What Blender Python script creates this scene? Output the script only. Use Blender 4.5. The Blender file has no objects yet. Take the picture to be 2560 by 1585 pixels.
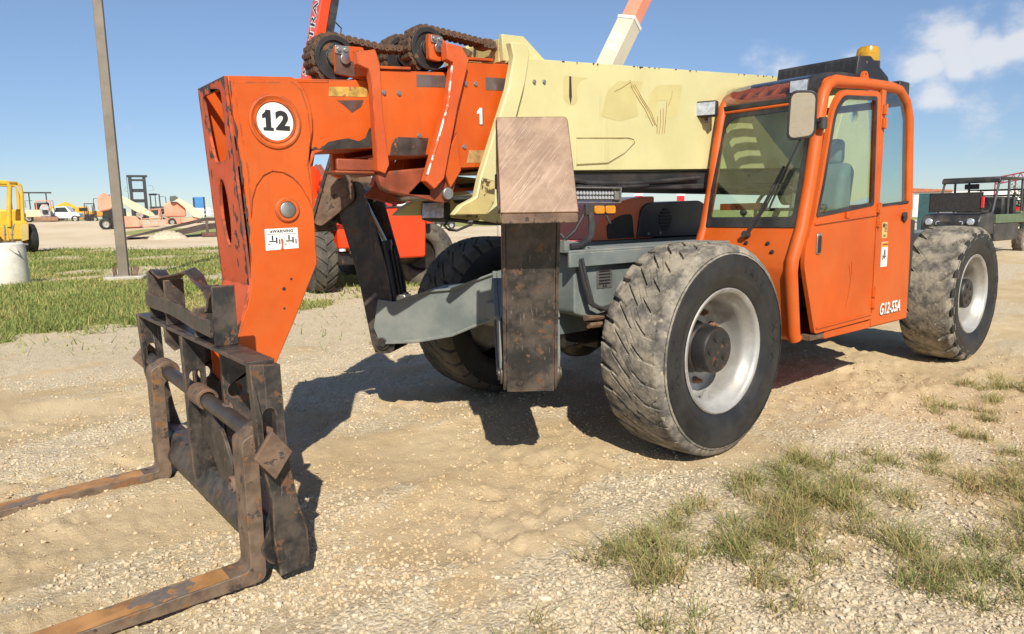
import bpy, bmesh, math, random
import numpy as np
from mathutils import Vector, Matrix
from mathutils.geometry import tessellate_polygon
random.seed(7); rng = np.random.default_rng(11)
scene = bpy.context.scene
col = scene.collection

# ------------------------------------------------------------------ camera
CAM = Vector((3.5753, 3.6370, 1.4786)); YAW, PITCH, ROLL = map(math.radians, (230.9196, 8.4795, -0.8696))
FPX = 1753.887
d = Vector((math.cos(YAW)*math.cos(PITCH), math.sin(YAW)*math.cos(PITCH), -math.sin(PITCH)))
r_ = d.cross(Vector((0, 0, 1))).normalized(); u_ = r_.cross(d)
cr, sr = math.cos(ROLL), math.sin(ROLL)
right, up = cr*r_ + sr*u_, cr*u_ - sr*r_
cam = bpy.data.objects.new('camera', bpy.data.cameras.new('camera')); col.objects.link(cam)
cam.matrix_world = Matrix(((right.x, up.x, -d.x, CAM.x), (right.y, up.y, -d.y, CAM.y), (right.z, up.z, -d.z, CAM.z), (0, 0, 0, 1)))
cam.data.sensor_width = 36.0; cam.data.lens = FPX/2560*36
cam.data.clip_start = 0.05; cam.data.clip_end = 5000
scene.camera = cam
def pixdir(x, y):
    return (d + right*((x-1280)/FPX) - up*((y-792.5)/FPX)).normalized()

# ------------------------------------------------------------------ light
SUN_EL = math.radians(40); sh = Vector((0.51, 0.86, 0)).normalized()
sundir = Vector((sh.x*math.cos(SUN_EL), sh.y*math.cos(SUN_EL), math.sin(SUN_EL)))
sun = bpy.data.objects.new('sun', bpy.data.lights.new('sun', 'SUN')); col.objects.link(sun)
sun.data.energy = 4.6; sun.data.angle = math.radians(0.53); sun.data.color = (1.0, 0.93, 0.80)
sun.rotation_euler = (-sundir).to_track_quat('-Z', 'Y').to_euler(); sun.location = (10, 18, 20)
world = bpy.data.worlds.new('World'); scene.world = world; world.use_nodes = True
wt = world.node_tree; wt.nodes.clear()

class NT:
    def __init__(s, t): s.t = t
    def n(s, ty, ins=None, **kw):
        nd = s.t.nodes.new(ty)
        for k, v in kw.items(): setattr(nd, k, v)
        for k, v in (ins or {}).items():
            sock = nd.inputs[k]
            if isinstance(v, bpy.types.NodeSocket): s.t.links.new(v, sock)
            else: sock.default_value = v
        return nd
    def math(s, op, a, b=0.0, c=0.0, clamp=False):
        nd = s.n('ShaderNodeMath', {0: a, 1: b, 2: c}, operation=op); nd.use_clamp = clamp
        return nd.outputs[0]
    def vmath(s, op, a, b=(0, 0, 0)):
        return s.n('ShaderNodeVectorMath', {0: a, 1: b}, operation=op)
    def step(s, v, a, b, lo=0.0, hi=1.0):
        return s.n('ShaderNodeMapRange', {'Value': v, 'From Min': a, 'From Max': b, 'To Min': lo, 'To Max': hi}, interpolation_type='SMOOTHSTEP').outputs[0]
    def mix(s, f, a, b, blend='MIX'):
        nd = s.t.nodes.new('ShaderNodeMix'); nd.data_type = 'RGBA'; nd.blend_type = blend
        for i, v in ((0, f), (6, a), (7, b)):
            if isinstance(v, bpy.types.NodeSocket): s.t.links.new(v, nd.inputs[i])
            else: nd.inputs[i].default_value = (tuple(v)+(1,))[:4] if i else v
        return nd.outputs[2]
    def noise(s, vec, scale, detail=4.0, rough=.55, dist=0.0):
        return s.n('ShaderNodeTexNoise', {'Vector': vec, 'Scale': scale, 'Detail': detail, 'Roughness': rough, 'Distortion': dist}).outputs['Fac']

W = NT(wt)
sky = W.n('ShaderNodeTexSky', sky_type='NISHITA', sun_disc=False, sun_elevation=SUN_EL,
          sun_rotation=math.atan2(sundir.x, sundir.y), altitude=100.0, air_density=0.75, dust_density=0.15, ozone_density=3.0)
tc = W.n('ShaderNodeTexCoord').outputs['Generated']
dirv = W.vmath('NORMALIZE', tc).outputs[0]
fld = None
for px, py, rad in ((2365, 105, 3.1), (2320, 150, 2.4), (2560, 100, 2.4), (2470, 128, 2.2), (2400, 170, 1.8), (1945, 172, 2.3), (1905, 182, 1.8), (2128, 145, 1.2), (2450, 290, 2.6), (2340, 225, 1.8), (1690, 215, 1.6)):
    c = pixdir(px, py)
    dt = W.vmath('DOT_PRODUCT', dirv, tuple(c)).outputs['Value']
    f = W.math('SUBTRACT', 1.0, W.math('DIVIDE', W.math('ARCCOSINE', W.math('MINIMUM', dt, 1.0)), math.radians(rad)))
    wgt = 0.42 if py > 250 else (0.62 if px < 2200 else 1.0)
    f = W.math('MULTIPLY', f, wgt)
    fld = f if fld is None else W.math('MAXIMUM', fld, f)
sepd = W.n('ShaderNodeSeparateXYZ', {0: dirv})
nz1 = W.noise(W.vmath('MULTIPLY', dirv, (1, 1, 1.6)).outputs[0], 17.0, 9.0, .58)
nz2 = W.noise(W.vmath('MULTIPLY', dirv, (1, 1, 3.5)).outputs[0], 3.2, 6.0, .55)
elev = sepd.outputs[2]
band = W.math('MULTIPLY', W.step(elev, 0.12, .35), W.step(elev, .9, .5))
wild = W.math('MULTIPLY', W.math('SUBTRACT', nz2, .60), W.math('MULTIPLY', band, 2.6))
wild = W.math('SUBTRACT', wild, .25)
fld = W.math('MAXIMUM', fld, wild)
cm = W.math('ADD', fld, W.math('MULTIPLY', W.math('SUBTRACT', nz1, .50), 1.7))
mask = W.math('MULTIPLY', W.step(cm, 0.0, .75), .72)
nz3 = W.noise(W.vmath('MULTIPLY', dirv, (1, 1, 2.0)).outputs[0], 30.0, 6.0, .6)
cloudc = W.mix(W.step(W.math('ADD', cm, W.math('MULTIPLY', nz3, .6)), .3, 1.1), (4.4, 5.0, 5.9), (6.6, 6.5, 6.5))
sc_ = W.mix(mask, W.mix(1.0, sky.outputs[0], W.mix(W.step(elev, -.02, .30), (0.66, 0.65, 0.66), (1.05, 1.0, 0.96)), 'MULTIPLY'), cloudc)
bg = W.n('ShaderNodeBackground', {'Color': sc_, 'Strength': 0.103})
W.t.links.new(bg.outputs[0], W.n('ShaderNodeOutputWorld').inputs[0])
vs = scene.view_settings; vs.view_transform = 'Standard'; vs.look = 'None'; vs.exposure = 0.42; vs.gamma = 1.0; vs.use_curve_mapping = False
scene.cycles.max_bounces = 8; scene.cycles.transparent_max_bounces = 16; scene.cycles.use_denoising = True

# ------------------------------------------------------------------ materials
MATS = {}
def M(name, c, rough=.5, metal=0.0, var=.12, scale=5.0, bump=0.0, bscale=60.0, chips=None, chips2=None, edge=None, dust=None, streak=None, spec=.5, coat=0.0, emit=None, trans=0.0, alpha=None):
    """procedural paint / metal: colour variation, chipped patches, worn edges, dust, streaks"""
    if name in MATS: return MATS[name]
    m = bpy.data.materials.new(name); m.use_nodes = True; MATS[name] = m
    t = NT(m.node_tree); b = m.node_tree.nodes['Principled BSDF']; L = m.node_tree.links
    P = t.n('ShaderNodeTexCoord').outputs['Object']
    n1 = t.noise(P, scale, 6, .6)
    cc = t.mix(t.step(n1, .3, .7), tuple(x*(1-var) for x in c), tuple(min(1, x*(1+var)) for x in c))
    rr = t.math('ADD', rough-.06, t.math('MULTIPLY', t.noise(P, scale*3.1, 5, .65), .14))
    mt = metal
    if streak:      # long scratches: (colour, amount, axis scales)
        sc = t.vmath('MULTIPLY', P, streak[2]).outputs[0]
        sm = t.math('MULTIPLY', t.step(t.noise(sc, 3.0, 5, .7), .60, .68), streak[1])
        cc = t.mix(sm, cc, streak[0])
    if dust:
        dm = t.math('MULTIPLY', t.step(t.noise(P, dust[2] if len(dust) > 2 else 2.3, 7, .68), .38, .66), dust[1])
        cc = t.mix(dm, cc, dust[0]); rr = t.math('ADD', rr, t.math('MULTIPLY', dm, .3), clamp=True)
    mk = None
    if chips:       # (colour, threshold, scale)
        mk = t.step(t.noise(P, chips[2], 9, .64), chips[1], chips[1]+.025)
        cc = t.mix(mk, cc, t.mix(t.noise(P, 40, 3), tuple(x*.6 for x in chips[0]), tuple(x*1.4 for x in chips[0])))
    if chips2:
        mk2 = t.step(t.noise(t.vmath('ADD', P, (3.7, 9.1, 5.3)).outputs[0], chips2[2], 9, .62), chips2[1], chips2[1]+.03)
        cc = t.mix(mk2, cc, chips2[0])
        mk = mk2 if mk is None else t.math('MAXIMUM', mk, mk2)
    if edge:        # (colour, radius, amount)
        bv = t.n('ShaderNodeBevel', {'Radius': edge[1]}, samples=4).outputs[0]
        gn = t.n('ShaderNodeNewGeometry').outputs['Normal']
        dt = t.vmath('DOT_PRODUCT', bv, gn).outputs['Value']
        e = t.math('SUBTRACT', 1.0, dt)
        e = t.math('MULTIPLY', e, t.math('MULTIPLY', t.step(t.noise(P, 9, 8, .7), .42, .62), 9.0))
        ek = t.step(e, .35, .65)
        ek = t.math('MULTIPLY', ek, edge[2])
        cc = t.mix(ek, cc, edge[0])
        mk = ek if mk is None else t.math('MAXIMUM', mk, ek)
    if mk is not None: rr = t.math('ADD', rr, t.math('MULTIPLY', mk, .25), clamp=True)
    L.new(cc, b.inputs['Base Color'])
    L.new(rr, b.inputs['Roughness'])
    b.inputs['Metallic'].default_value = metal
    b.inputs['Specular IOR Level'].default_value = spec
    b.inputs['Coat Weight'].default_value = coat; b.inputs['Coat Roughness'].default_value = .12
    if emit: b.inputs['Emission Color'].default_value = tuple(emit[0])+(1,); b.inputs['Emission Strength'].default_value = emit[1]
    b.inputs['Transmission Weight'].default_value = trans
    if alpha is not None: b.inputs['Alpha'].default_value = alpha
    h = t.math('MULTIPLY', t.noise(P, bscale, 5, .7), max(bump, .0001))
    if mk is not None: h = t.math('SUBTRACT', h, t.math('MULTIPLY', mk, .25))
    bp = t.n('ShaderNodeBump', {'Height': h, 'Strength': .5 if bump else .15, 'Distance': .004})
    L.new(bp.outputs[0], b.inputs['Normal'])
    return m
def glass(name, tint, ref=.06, rough=.02):
    m = bpy.data.materials.new(name); m.use_nodes = True; MATS[name] = m
    t = NT(m.node_tree); m.node_tree.nodes.remove(m.node_tree.nodes['Principled BSDF'])
    out = m.node_tree.nodes['Material Output']
    P = t.n('ShaderNodeTexCoord').outputs['Object']
    bf = t.n('ShaderNodeNewGeometry').outputs['Backfacing']
    fr = t.n('ShaderNodeFresnel', {'IOR': t.math('SUBTRACT', 1.45, t.math('MULTIPLY', bf, .76))}).outputs[0]
    tr = t.n('ShaderNodeBsdfTransparent', {'Color': tuple(tint)+(1,)})
    gl = t.n('ShaderNodeBsdfGlossy', {'Roughness': rough, 'Color': (1, 1, 1, 1)})
    df = t.n('ShaderNodeBsdfDiffuse', {'Color': (.55, .52, .45, 1)})
    s1 = t.n('ShaderNodeMixShader', {0: t.math('ADD', fr, ref, clamp=True), 1: tr.outputs[0], 2: gl.outputs[0]})
    dm = t.math('MULTIPLY', t.step(t.noise(P, 3.0, 8, .7), .40, .75), .05)
    s2 = t.n('ShaderNodeMixShader', {0: dm, 1: s1.outputs[0], 2: df.outputs[0]})
    m.node_tree.links.new(s2.outputs[0], out.inputs[0])
    return m
RUST = (.12, .052, .024); BARE = (.055, .045, .04)
orange = M('orange_paint', (.54, .080, .005), .45, var=.14, scale=1.8, chips=(BARE, .71, 5.5), edge=(BARE, .014, 1.0), dust=((.55, .145, .035), .38, 1.7), streak=((.40, .042, .004), .40, (9, 9, .7)), coat=.03, spec=.35)
collarp = M('faded_collar_paint', (.56, .088, .018), .5, var=.16, scale=3, edge=(BARE, .012, .8), chips=(BARE, .76, 7.0), dust=((.55, .15, .06), .4, 2.2), spec=.35)
orangefront = M('faded_orange_paint', (.56, .085, .026), .55, spec=.3, var=.16, scale=3.5, chips=(BARE, .60, 5.0), edge=(BARE, .035, 1.0), dust=((.50, .17, .085), .3, 2.0))
cabor = M('cab_orange_paint', (.53, .084, .006), .45, var=.12, scale=1.5, edge=(BARE, .008, .7), dust=((.54, .155, .04), .40, 1.3), streak=((.41, .048, .005), .35, (8, 8, .6)), spec=.35, chips=(RUST, .78, 7.0), coat=.03)
redor = M('red_orange_paint', (.80, .055, .008), .35, var=.1, scale=2.0, chips=(BARE, .78, 5.0), coat=.1)
brownish = M('greasy_orange_paint', (.27, .062, .025), .5, var=.35, scale=6, chips=(BARE, .58, 6.0), chips2=((.10, .05, .03), .60, 9.0))
cream = M('cream_paint', (.60, .55, .28), .45, var=.07, scale=1.2, dust=((.50, .43, .20), .5, 1.0), edge=((.2, .13, .06), .008, .8), chips=((.17, .10, .05), .785, 8.0), streak=((.47, .40, .19), .40, (5, 5, .4)))
creamdirty = M('dirty_cream_paint', (.60, .50, .20), .5, var=.15, scale=4, chips=((.10, .06, .03), .60, 9.0), dust=((.34, .24, .10), .5, 3.0), edge=((.1, .06, .03), .012, .9))
black = M('black_steel_paint', (.022, .021, .021), .42, var=.3, scale=6, chips=((.13, .062, .03), .60, 13.0), edge=((.19, .11, .07), .014, 1.0), dust=((.15, .115, .085), .50, 8.0), streak=((.24, .21, .185), .6, (26, 26, 2.0)), bump=.25)
blackclean = M('black_satin_paint', (.02, .019, .02), .38, var=.2, scale=4, edge=((.10, .08, .07), .006, .6), dust=((.14, .11, .09), .22, 2.5), chips=((.12, .10, .08), .74, 12.0))
blackpl = M('black_plastic', (.018, .018, .02), .5, var=.2, scale=6, dust=((.13, .12, .11), .25, 3.0))
bluegrey = M('navy_panel_paint', (.030, .036, .056), .32, var=.15, scale=2, dust=((.14, .13, .12), .2, 3.0), coat=.2)
rusty = M('rusty_steel', (.135, .078, .048), .7, var=.4, scale=14, chips=((.055, .045, .04), .58, 18.0), dust=((.22, .165, .12), .4, 9.0), bump=.6, bscale=90)
forkmat = M('worn_fork_steel', (.165, .115, .08), .55, metal=.2, var=.35, scale=14, chips=((.23, .115, .05), .57, 11.0), chips2=((.065, .05, .042), .60, 14.0), bump=.3, edge=((.22, .17, .12), .008, .7))
forktop = M('rubbed_fork_top', (.40, .20, .07), .5, metal=.1, var=.4, scale=5, chips=((.16, .13, .11), .56, 3.5), streak=((.06, .05, .045), .7, (1.2, 22, 22)), bump=.2)
padmat = M('bare_rusty_pad', (.30, .185, .125), .55, metal=.15, var=.25, scale=5, chips=((.22, .11, .06), .60, 4.0), dust=((.36, .27, .22), .4, 2.2), bump=.3)
grey = M('grey_frame_paint', (.145, .172, .168), .5, var=.14, scale=3, chips=((.45, .40, .30), .70, 9.0), edge=((.42, .36, .25), .008, .8), dust=((.33, .31, .26), .3, 3.0))
darkgrease = M('greasy_dark_steel', (.022, .02, .018), .45, var=.4, scale=8, chips=((.10, .06, .035), .6, 6.0), bump=.5)
silver = M('silver_wheel_paint', (.42, .415, .40), .42, metal=.4, var=.16, scale=6, dust=((.28, .24, .18), .6, 4.0), chips=(RUST, .68, 9.0), edge=(RUST, .010, .8))
steel = M('bare_steel', (.42, .41, .39), .3, metal=.9, var=.2, scale=9, chips=(RUST, .68, 9.0))
chrome = M('chrome_rod', (.62, .60, .57), .12, metal=1.0, var=.05)
zinc = M('zinc_bolt', (.38, .37, .34), .4, metal=.8, var=.2, scale=20)
chainm = M('rusty_chain', (.13, .075, .045), .62, metal=.2, var=.4, scale=18, chips=((.03, .025, .02), .56, 14.0), bump=.5)
sheavem = M('sheave_black', (.024, .022, .022), .5, var=.35, scale=10, chips=((.13, .07, .035), .6, 10.0), bump=.3)
rubber = M('tyre_rubber', (.013, .013, .014), .5, var=.3, scale=6, dust=((.062, .056, .047), .35, 4.0), bump=.3, bscale=40)
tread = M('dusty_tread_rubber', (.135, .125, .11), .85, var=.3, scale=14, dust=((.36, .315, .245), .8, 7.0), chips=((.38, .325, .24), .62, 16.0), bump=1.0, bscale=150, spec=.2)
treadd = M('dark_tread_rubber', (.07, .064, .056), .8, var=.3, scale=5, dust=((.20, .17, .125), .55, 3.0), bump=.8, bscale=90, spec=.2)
hubm = M('black_hub', (.022, .021, .021), .45, var=.3, scale=8, chips=(RUST, .60, 8.0), edge=(RUST, .012, 1.0))
rustbolt = M('rusty_lug', (.20, .10, .055), .8, var=.35, scale=20, bump=.5)
white = M('white_decal', (.82, .80, .75), .5, var=.05, scale=8, chips=((.55, .12, .02), .76, 12))
inkm = M('black_ink', (.02, .02, .022), .5, var=.1)
inkw = M('white_ink', (.82, .81, .78), .5, var=.04)
inkor = M('orange_ink', (.80, .30, .03), .5, var=.05)
amber = M('amber_lens', (.75, .30, .015), .22, var=.1, scale=8, trans=.25, spec=.6)
amberdome = M('amber_beacon', (.85, .48, .03), .15, var=.05, trans=.55, spec=.6)
lamp = M('lamp_glass', (.62, .64, .66), .12, metal=.5, var=.25, scale=30, bump=.8, bscale=60)
mirrorm = M('mirror_glass', (.80, .80, .80), .015, metal=1.0, var=.01)
concrete = M('weathered_concrete', (.47, .44, .38), .85, var=.2, scale=4, bump=.8, dust=((.33, .30, .25), .4, 2.5))
bagm = M('white_painted_concrete', (.70, .67, .60), .8, var=.1, scale=3, dust=((.42, .38, .30), .45, 1.8), chips=((.20, .18, .15), .70, 3.0), streak=((.52, .48, .40), .5, (1.5, 1.5, 14)), bump=.8, bscale=30)
polem = M('weathered_pole_steel', (.195, .165, .13), .6, metal=.1, var=.15, scale=2, streak=((.12, .095, .07), .5, (9, 9, .35)))
yellow = M('yellow_machine_paint', (.72, .42, .03), .42, var=.12, scale=1.5, dust=((.45, .32, .13), .3, 1.0), chips=((.2, .12, .05), .72, 3.0))
salmon = M('faded_salmon_paint', (.72, .27, .17), .55, var=.12, scale=.8, dust=((.7, .42, .3), .4, .7))
palecream = M('pale_cream_paint', (.70, .62, .40), .5, var=.08, scale=.8)
rustdark = M('dark_rusty_ramp', (.060, .043, .036), .75, var=.4, scale=1.5, chips=((.13, .06, .035), .6, 2.0))
whitep = M('white_vehicle_paint', (.75, .75, .74), .35, var=.05, scale=.6)
redp = M('red_vehicle_paint', (.55, .02, .02), .35, var=.08, scale=1)
bluep = M('blue_machine_paint', (.06, .24, .55), .4, var=.1, scale=1)
greenp = M('olive_utv_paint', (.10, .14, .075), .45, var=.2, scale=3)
seatm = M('grey_seat_vinyl', (.33, .35, .30), .6, var=.1, scale=5)
cabin = M('cab_interior', (.04, .043, .045), .7, var=.3, scale=4)
gl_front = glass('tinted_windshield', (.82, .91, .84), .02)
gl_side = glass('side_window_glass', (.74, .84, .83), .05)
gl_roof = glass('smoked_roof_glass', (.80, .81, .82), .03)

# ------------------------------------------------------------------ mesh helpers
def V(*a): return Vector(a)
def rot2(axis, ang): return Matrix.Rotation(ang, 3, axis)
class MB:
    def __init__(s): s.v = []; s.f = []
    def add(s, vs, fs):
        o = len(s.v); s.v += [tuple(x) for x in vs]; s.f += [tuple(i+o for i in f) for f in fs]; return s
    def bx(s, x0, x1, y0, y1, z0, z1, R=None, at=None):
        p = [V(x, y, z) for x in (x0, x1) for y in (y0, y1) for z in (z0, z1)]
        if R is not None: c = V((x0+x1)/2, (y0+y1)/2, (z0+z1)/2) if at is None else V(*at); p = [R @ (q-c) + c for q in p]
        return s.add(p, [(0, 1, 3, 2), (4, 6, 7, 5), (0, 4, 5, 1), (2, 3, 7, 6), (0, 2, 6, 4), (1, 5, 7, 3)])
    def prism(s, outer, O, U, Vv, t, holes=()):
        O, U, Vv = V(*O), V(*U), V(*Vv); N = U.cross(Vv).normalized()*t
        loops = [outer] + list(holes); flat = [p for l in loops for p in l]; n = len(flat)
        tri = tessellate_polygon([[V(a, b, 0) for a, b in l] for l in loops])
        A = [O + U*a + Vv*b for a, b in flat]; B = [q + N for q in A]
        fs = []
        if holes: fs += [tuple(reversed(f)) for f in tri] + [tuple(i+n for i in f) for f in tri]
        else: fs += [tuple(range(n)), tuple(range(2*n-1, n-1, -1))]
        o = 0
        for l in loops:
            k = len(l)
            for i in range(k):
                a, b = o+i, o+(i+1) % k
                fs.append((a, b, b+n, a+n))
            o += k
        return s.add(A+B, fs)
    def xz(s, outer, y0, y1, holes=()):      # (x,z) outline, extruded along y
        return s.prism(outer, (0, y0, 0), (1, 0, 0), (0, 0, 1), -(y1-y0), holes)
    def tube(s, path, r, n=10, closed=False, caps=True):
        P = [V(*p) for p in path]; k = len(P); rs = r if isinstance(r, (list, tuple)) else [r]*k
        rings = []; prev = None
        for i in range(k):
            if closed: T = P[(i+1) % k]-P[i-1]
            else: T = P[min(i+1, k-1)]-P[max(i-1, 0)]
            T.normalize()
            if prev is None:
                a = V(0, 0, 1) if abs(T.z) < .9 else V(1, 0, 0)
                prev = T.cross(a).normalized()
            prev = (prev - T*prev.dot(T)).normalized(); b = T.cross(prev)
            rings.append([P[i] + (prev*math.cos(2*math.pi*j/n) + b*math.sin(2*math.pi*j/n))*rs[i] for j in range(n)])
        vs = [q for rr in rings for q in rr]; fs = []
        for i in range(k if closed else k-1):
            for j in range(n):
                a, b2 = i*n+j, i*n+(j+1) % n; c, e = ((i+1) % k)*n+j, ((i+1) % k)*n+(j+1) % n
                fs.append((a, b2, e, c))
        if not closed and caps: fs += [tuple(range(n-1, -1, -1)), tuple((k-1)*n+j for j in range(n))]
        return s.add(vs, fs)
    def cyl(s, p0, p1, r, r2=None, n=20):
        return s.tube([p0, p1], [r, r if r2 is None else r2], n)
    def lathe(s, prof, O, ax, n=48, closed=False):       # prof: (radius, offset along axis)
        O, A = V(*O), V(*ax).normalized(); a = V(0, 0, 1) if abs(A.z) < .9 else V(1, 0, 0)
        U = A.cross(a).normalized(); W_ = A.cross(U); k = len(prof)
        vs = [O + A*h + (U*math.cos(2*math.pi*j/n) + W_*math.sin(2*math.pi*j/n))*max(r, 1e-4) for r, h in prof for j in range(n)]
        fs = [(i*n+j, i*n+(j+1) % n, (i+1)*n+(j+1) % n, (i+1)*n+j) for i in range(k-1) for j in range(n)]
        if closed: fs += [((k-1)*n+j, (k-1)*n+(j+1) % n, (j+1) % n, j) for j in range(n)]
        return s.add(vs, fs)
    def ball(s, c, r, n=14, m=8, sc=(1, 1, 1)):
        c = V(*c); vs = []; fs = []
        for i in range(m+1):
            t = math.pi*i/m
            for j in range(n):
                q = 2*math.pi*j/n; vs.append(c + V(math.sin(t)*math.cos(q)*sc[0], math.sin(t)*math.sin(q)*sc[1], math.cos(t)*sc[2])*r)
        fs = [(i*n+j, i*n+(j+1) % n, (i+1)*n+(j+1) % n, (i+1)*n+j) for i in range(m) for j in range(n)]
        return s.add(vs, fs)
    def build(s, name, mat, parent=None, label=None, bevel=0.0, sharp=35, loc=None, seg=2):
        me = bpy.data.meshes.new(name); me.from_pydata(s.v, [], s.f); me.materials.append(mat)
        bm = bmesh.new(); bm.from_mesh(me)
        bmesh.ops.remove_doubles(bm, verts=bm.verts, dist=1e-5)
        bmesh.ops.recalc_face_normals(bm, faces=bm.faces)
        ca = math.radians(sharp)
        for e in bm.edges:
            e.smooth = not (len(e.link_faces) == 2 and e.calc_face_angle(0) > ca)
        for f in bm.faces: f.smooth = True
        bm.to_mesh(me); bm.free()
        o = bpy.data.objects.new(name, me); col.objects.link(o)
        if parent is not None: o.parent = parent
        if loc is not None: o.location = loc
        if label: o['label'] = label
        if bevel:
            md = o.modifiers.new('bevel', 'BEVEL'); md.width = bevel; md.segments = seg; md.limit_method = 'ANGLE'; md.angle_limit = math.radians(40); md.use_clamp_overlap = True
        return o
def empty(name, label, cat, loc=(0, 0, 0), rz=0.0, group=None):
    o = bpy.data.objects.new(name, None); col.objects.link(o); o.location = loc; o.rotation_euler = (0, 0, rz); o.empty_display_size = .2
    o['label'] = label; o['category'] = cat
    if group: o['group'] = group
    return o
def tag(o, label, cat, group=None):
    o['label'] = label; o['category'] = cat
    if group: o['group'] = group
    return o
def dup(o, parent=None, loc=None):
    c = o.copy(); col.objects.link(c)
    if parent is not None: c.parent = parent
    if loc is not None: c.location = loc
    return c
def text(body, size, O, U, Vv, mat, name, parent, ext=.0015, off=0.0, shear=0.0, space=1.0, sx=1.0, align='CENTER'):
    """flat lettering lying in the plane O + U*x + V*y, a hair proud of it"""
    cu = bpy.data.curves.new(name, 'FONT'); cu.body = body; cu.size = size; cu.align_x = align; cu.align_y = 'CENTER'
    cu.extrude = ext; cu.offset = off; cu.shear = shear; cu.space_character = space; cu.resolution_u = 3
    tmp = bpy.data.objects.new(name, cu); col.objects.link(tmp)
    dg = bpy.context.evaluated_depsgraph_get(); dg.update()
    me = bpy.data.meshes.new_from_object(tmp.evaluated_get(dg)); bpy.data.objects.remove(tmp)
    U, Vv = V(*U).normalized(), V(*Vv).normalized(); N = U.cross(Vv)
    me.transform(Matrix(((U.x*sx, Vv.x, N.x, O[0]), (U.y*sx, Vv.y, N.y, O[1]), (U.z*sx, Vv.z, N.z, O[2]), (0, 0, 0, 1))))
    me.materials.clear(); me.materials.append(mat)
    o = bpy.data.objects.new(name, me); col.objects.link(o)
    if parent is not None: o.parent = parent
    return o
def rrect(x0, x1, y0, y1, r, n=5):
    o = []
    for cx, cy, a in ((x1-r, y1-r, 0), (x0+r, y1-r, 90), (x0+r, y0+r, 180), (x1-r, y0+r, 270)):
        o += [(cx+r*math.cos(math.radians(a+90*i/n)), cy+r*math.sin(math.radians(a+90*i/n))) for i in range(n+1)]
    return o
def circ(cx, cy, r, n=24, r2=None): return [(cx+r*math.cos(2*math.pi*i/n), cy+(r2 or r)*math.sin(2*math.pi*i/n)) for i in range(n)]
def rounded(pts, r, n=4):
    """round the corners of a 2-D outline; r one number or one per corner"""
    o = []; k = len(pts)
    for i in range(k):
        p, a, b = V(*pts[i], 0), V(*pts[i-1], 0), V(*pts[(i+1) % k], 0); rr = r[i] if isinstance(r, (list, tuple)) else r
        rr = min(rr, (a-p).length*.48, (b-p).length*.48)
        if rr < 1e-4: o.append((p.x, p.y)); continue
        A, B = p+(a-p).normalized()*rr, p+(b-p).normalized()*rr
        for j in range(n+1):
            t = j/n; q = A*(1-t)**2 + p*2*t*(1-t) + B*t*t; o.append((q.x, q.y))
    return o
# ------------------------------------------------------------------ ground
def _hash(ix, iy, seed):
    h = (ix.astype(np.int64)*374761393 + iy.astype(np.int64)*668265263 + seed*974711) & 0x7fffffff
    h = ((h ^ (h >> 13))*1274126177) & 0x7fffffff
    return ((h ^ (h >> 16)) & 0xffff)/65535.0
def vnoise(x, y, seed=0):
    ix, iy = np.floor(x), np.floor(y); fx, fy = x-ix, y-iy
    fx = fx*fx*(3-2*fx); fy = fy*fy*(3-2*fy)
    a = _hash(ix, iy, seed); b = _hash(ix+1, iy, seed); c = _hash(ix, iy+1, seed); e = _hash(ix+1, iy+1, seed)
    return (a*(1-fx)+b*fx)*(1-fy) + (c*(1-fx)+e*fx)*fy
def fbm(x, y, octv=4, seed=0, gain=.5):
    s = 0; a = 1; t = 0
    for i in range(octv):
        s = s + a*vnoise(x*2**i+17.3*i, y*2**i-9.1*i, seed+i); t += a; a *= gain
    return s/t
def sst(x, a, b):
    t = np.clip((x-a)/(b-a), 0, 1); return t*t*(3-2*t)
VX, VY = math.cos(YAW), math.sin(YAW)
def depth_side(x, y):
    w = (x-CAM.x)*VX + (y-CAM.y)*VY; u = (x-CAM.x)*VY*1.0 - (y-CAM.y)*VX
    return w, u
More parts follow.
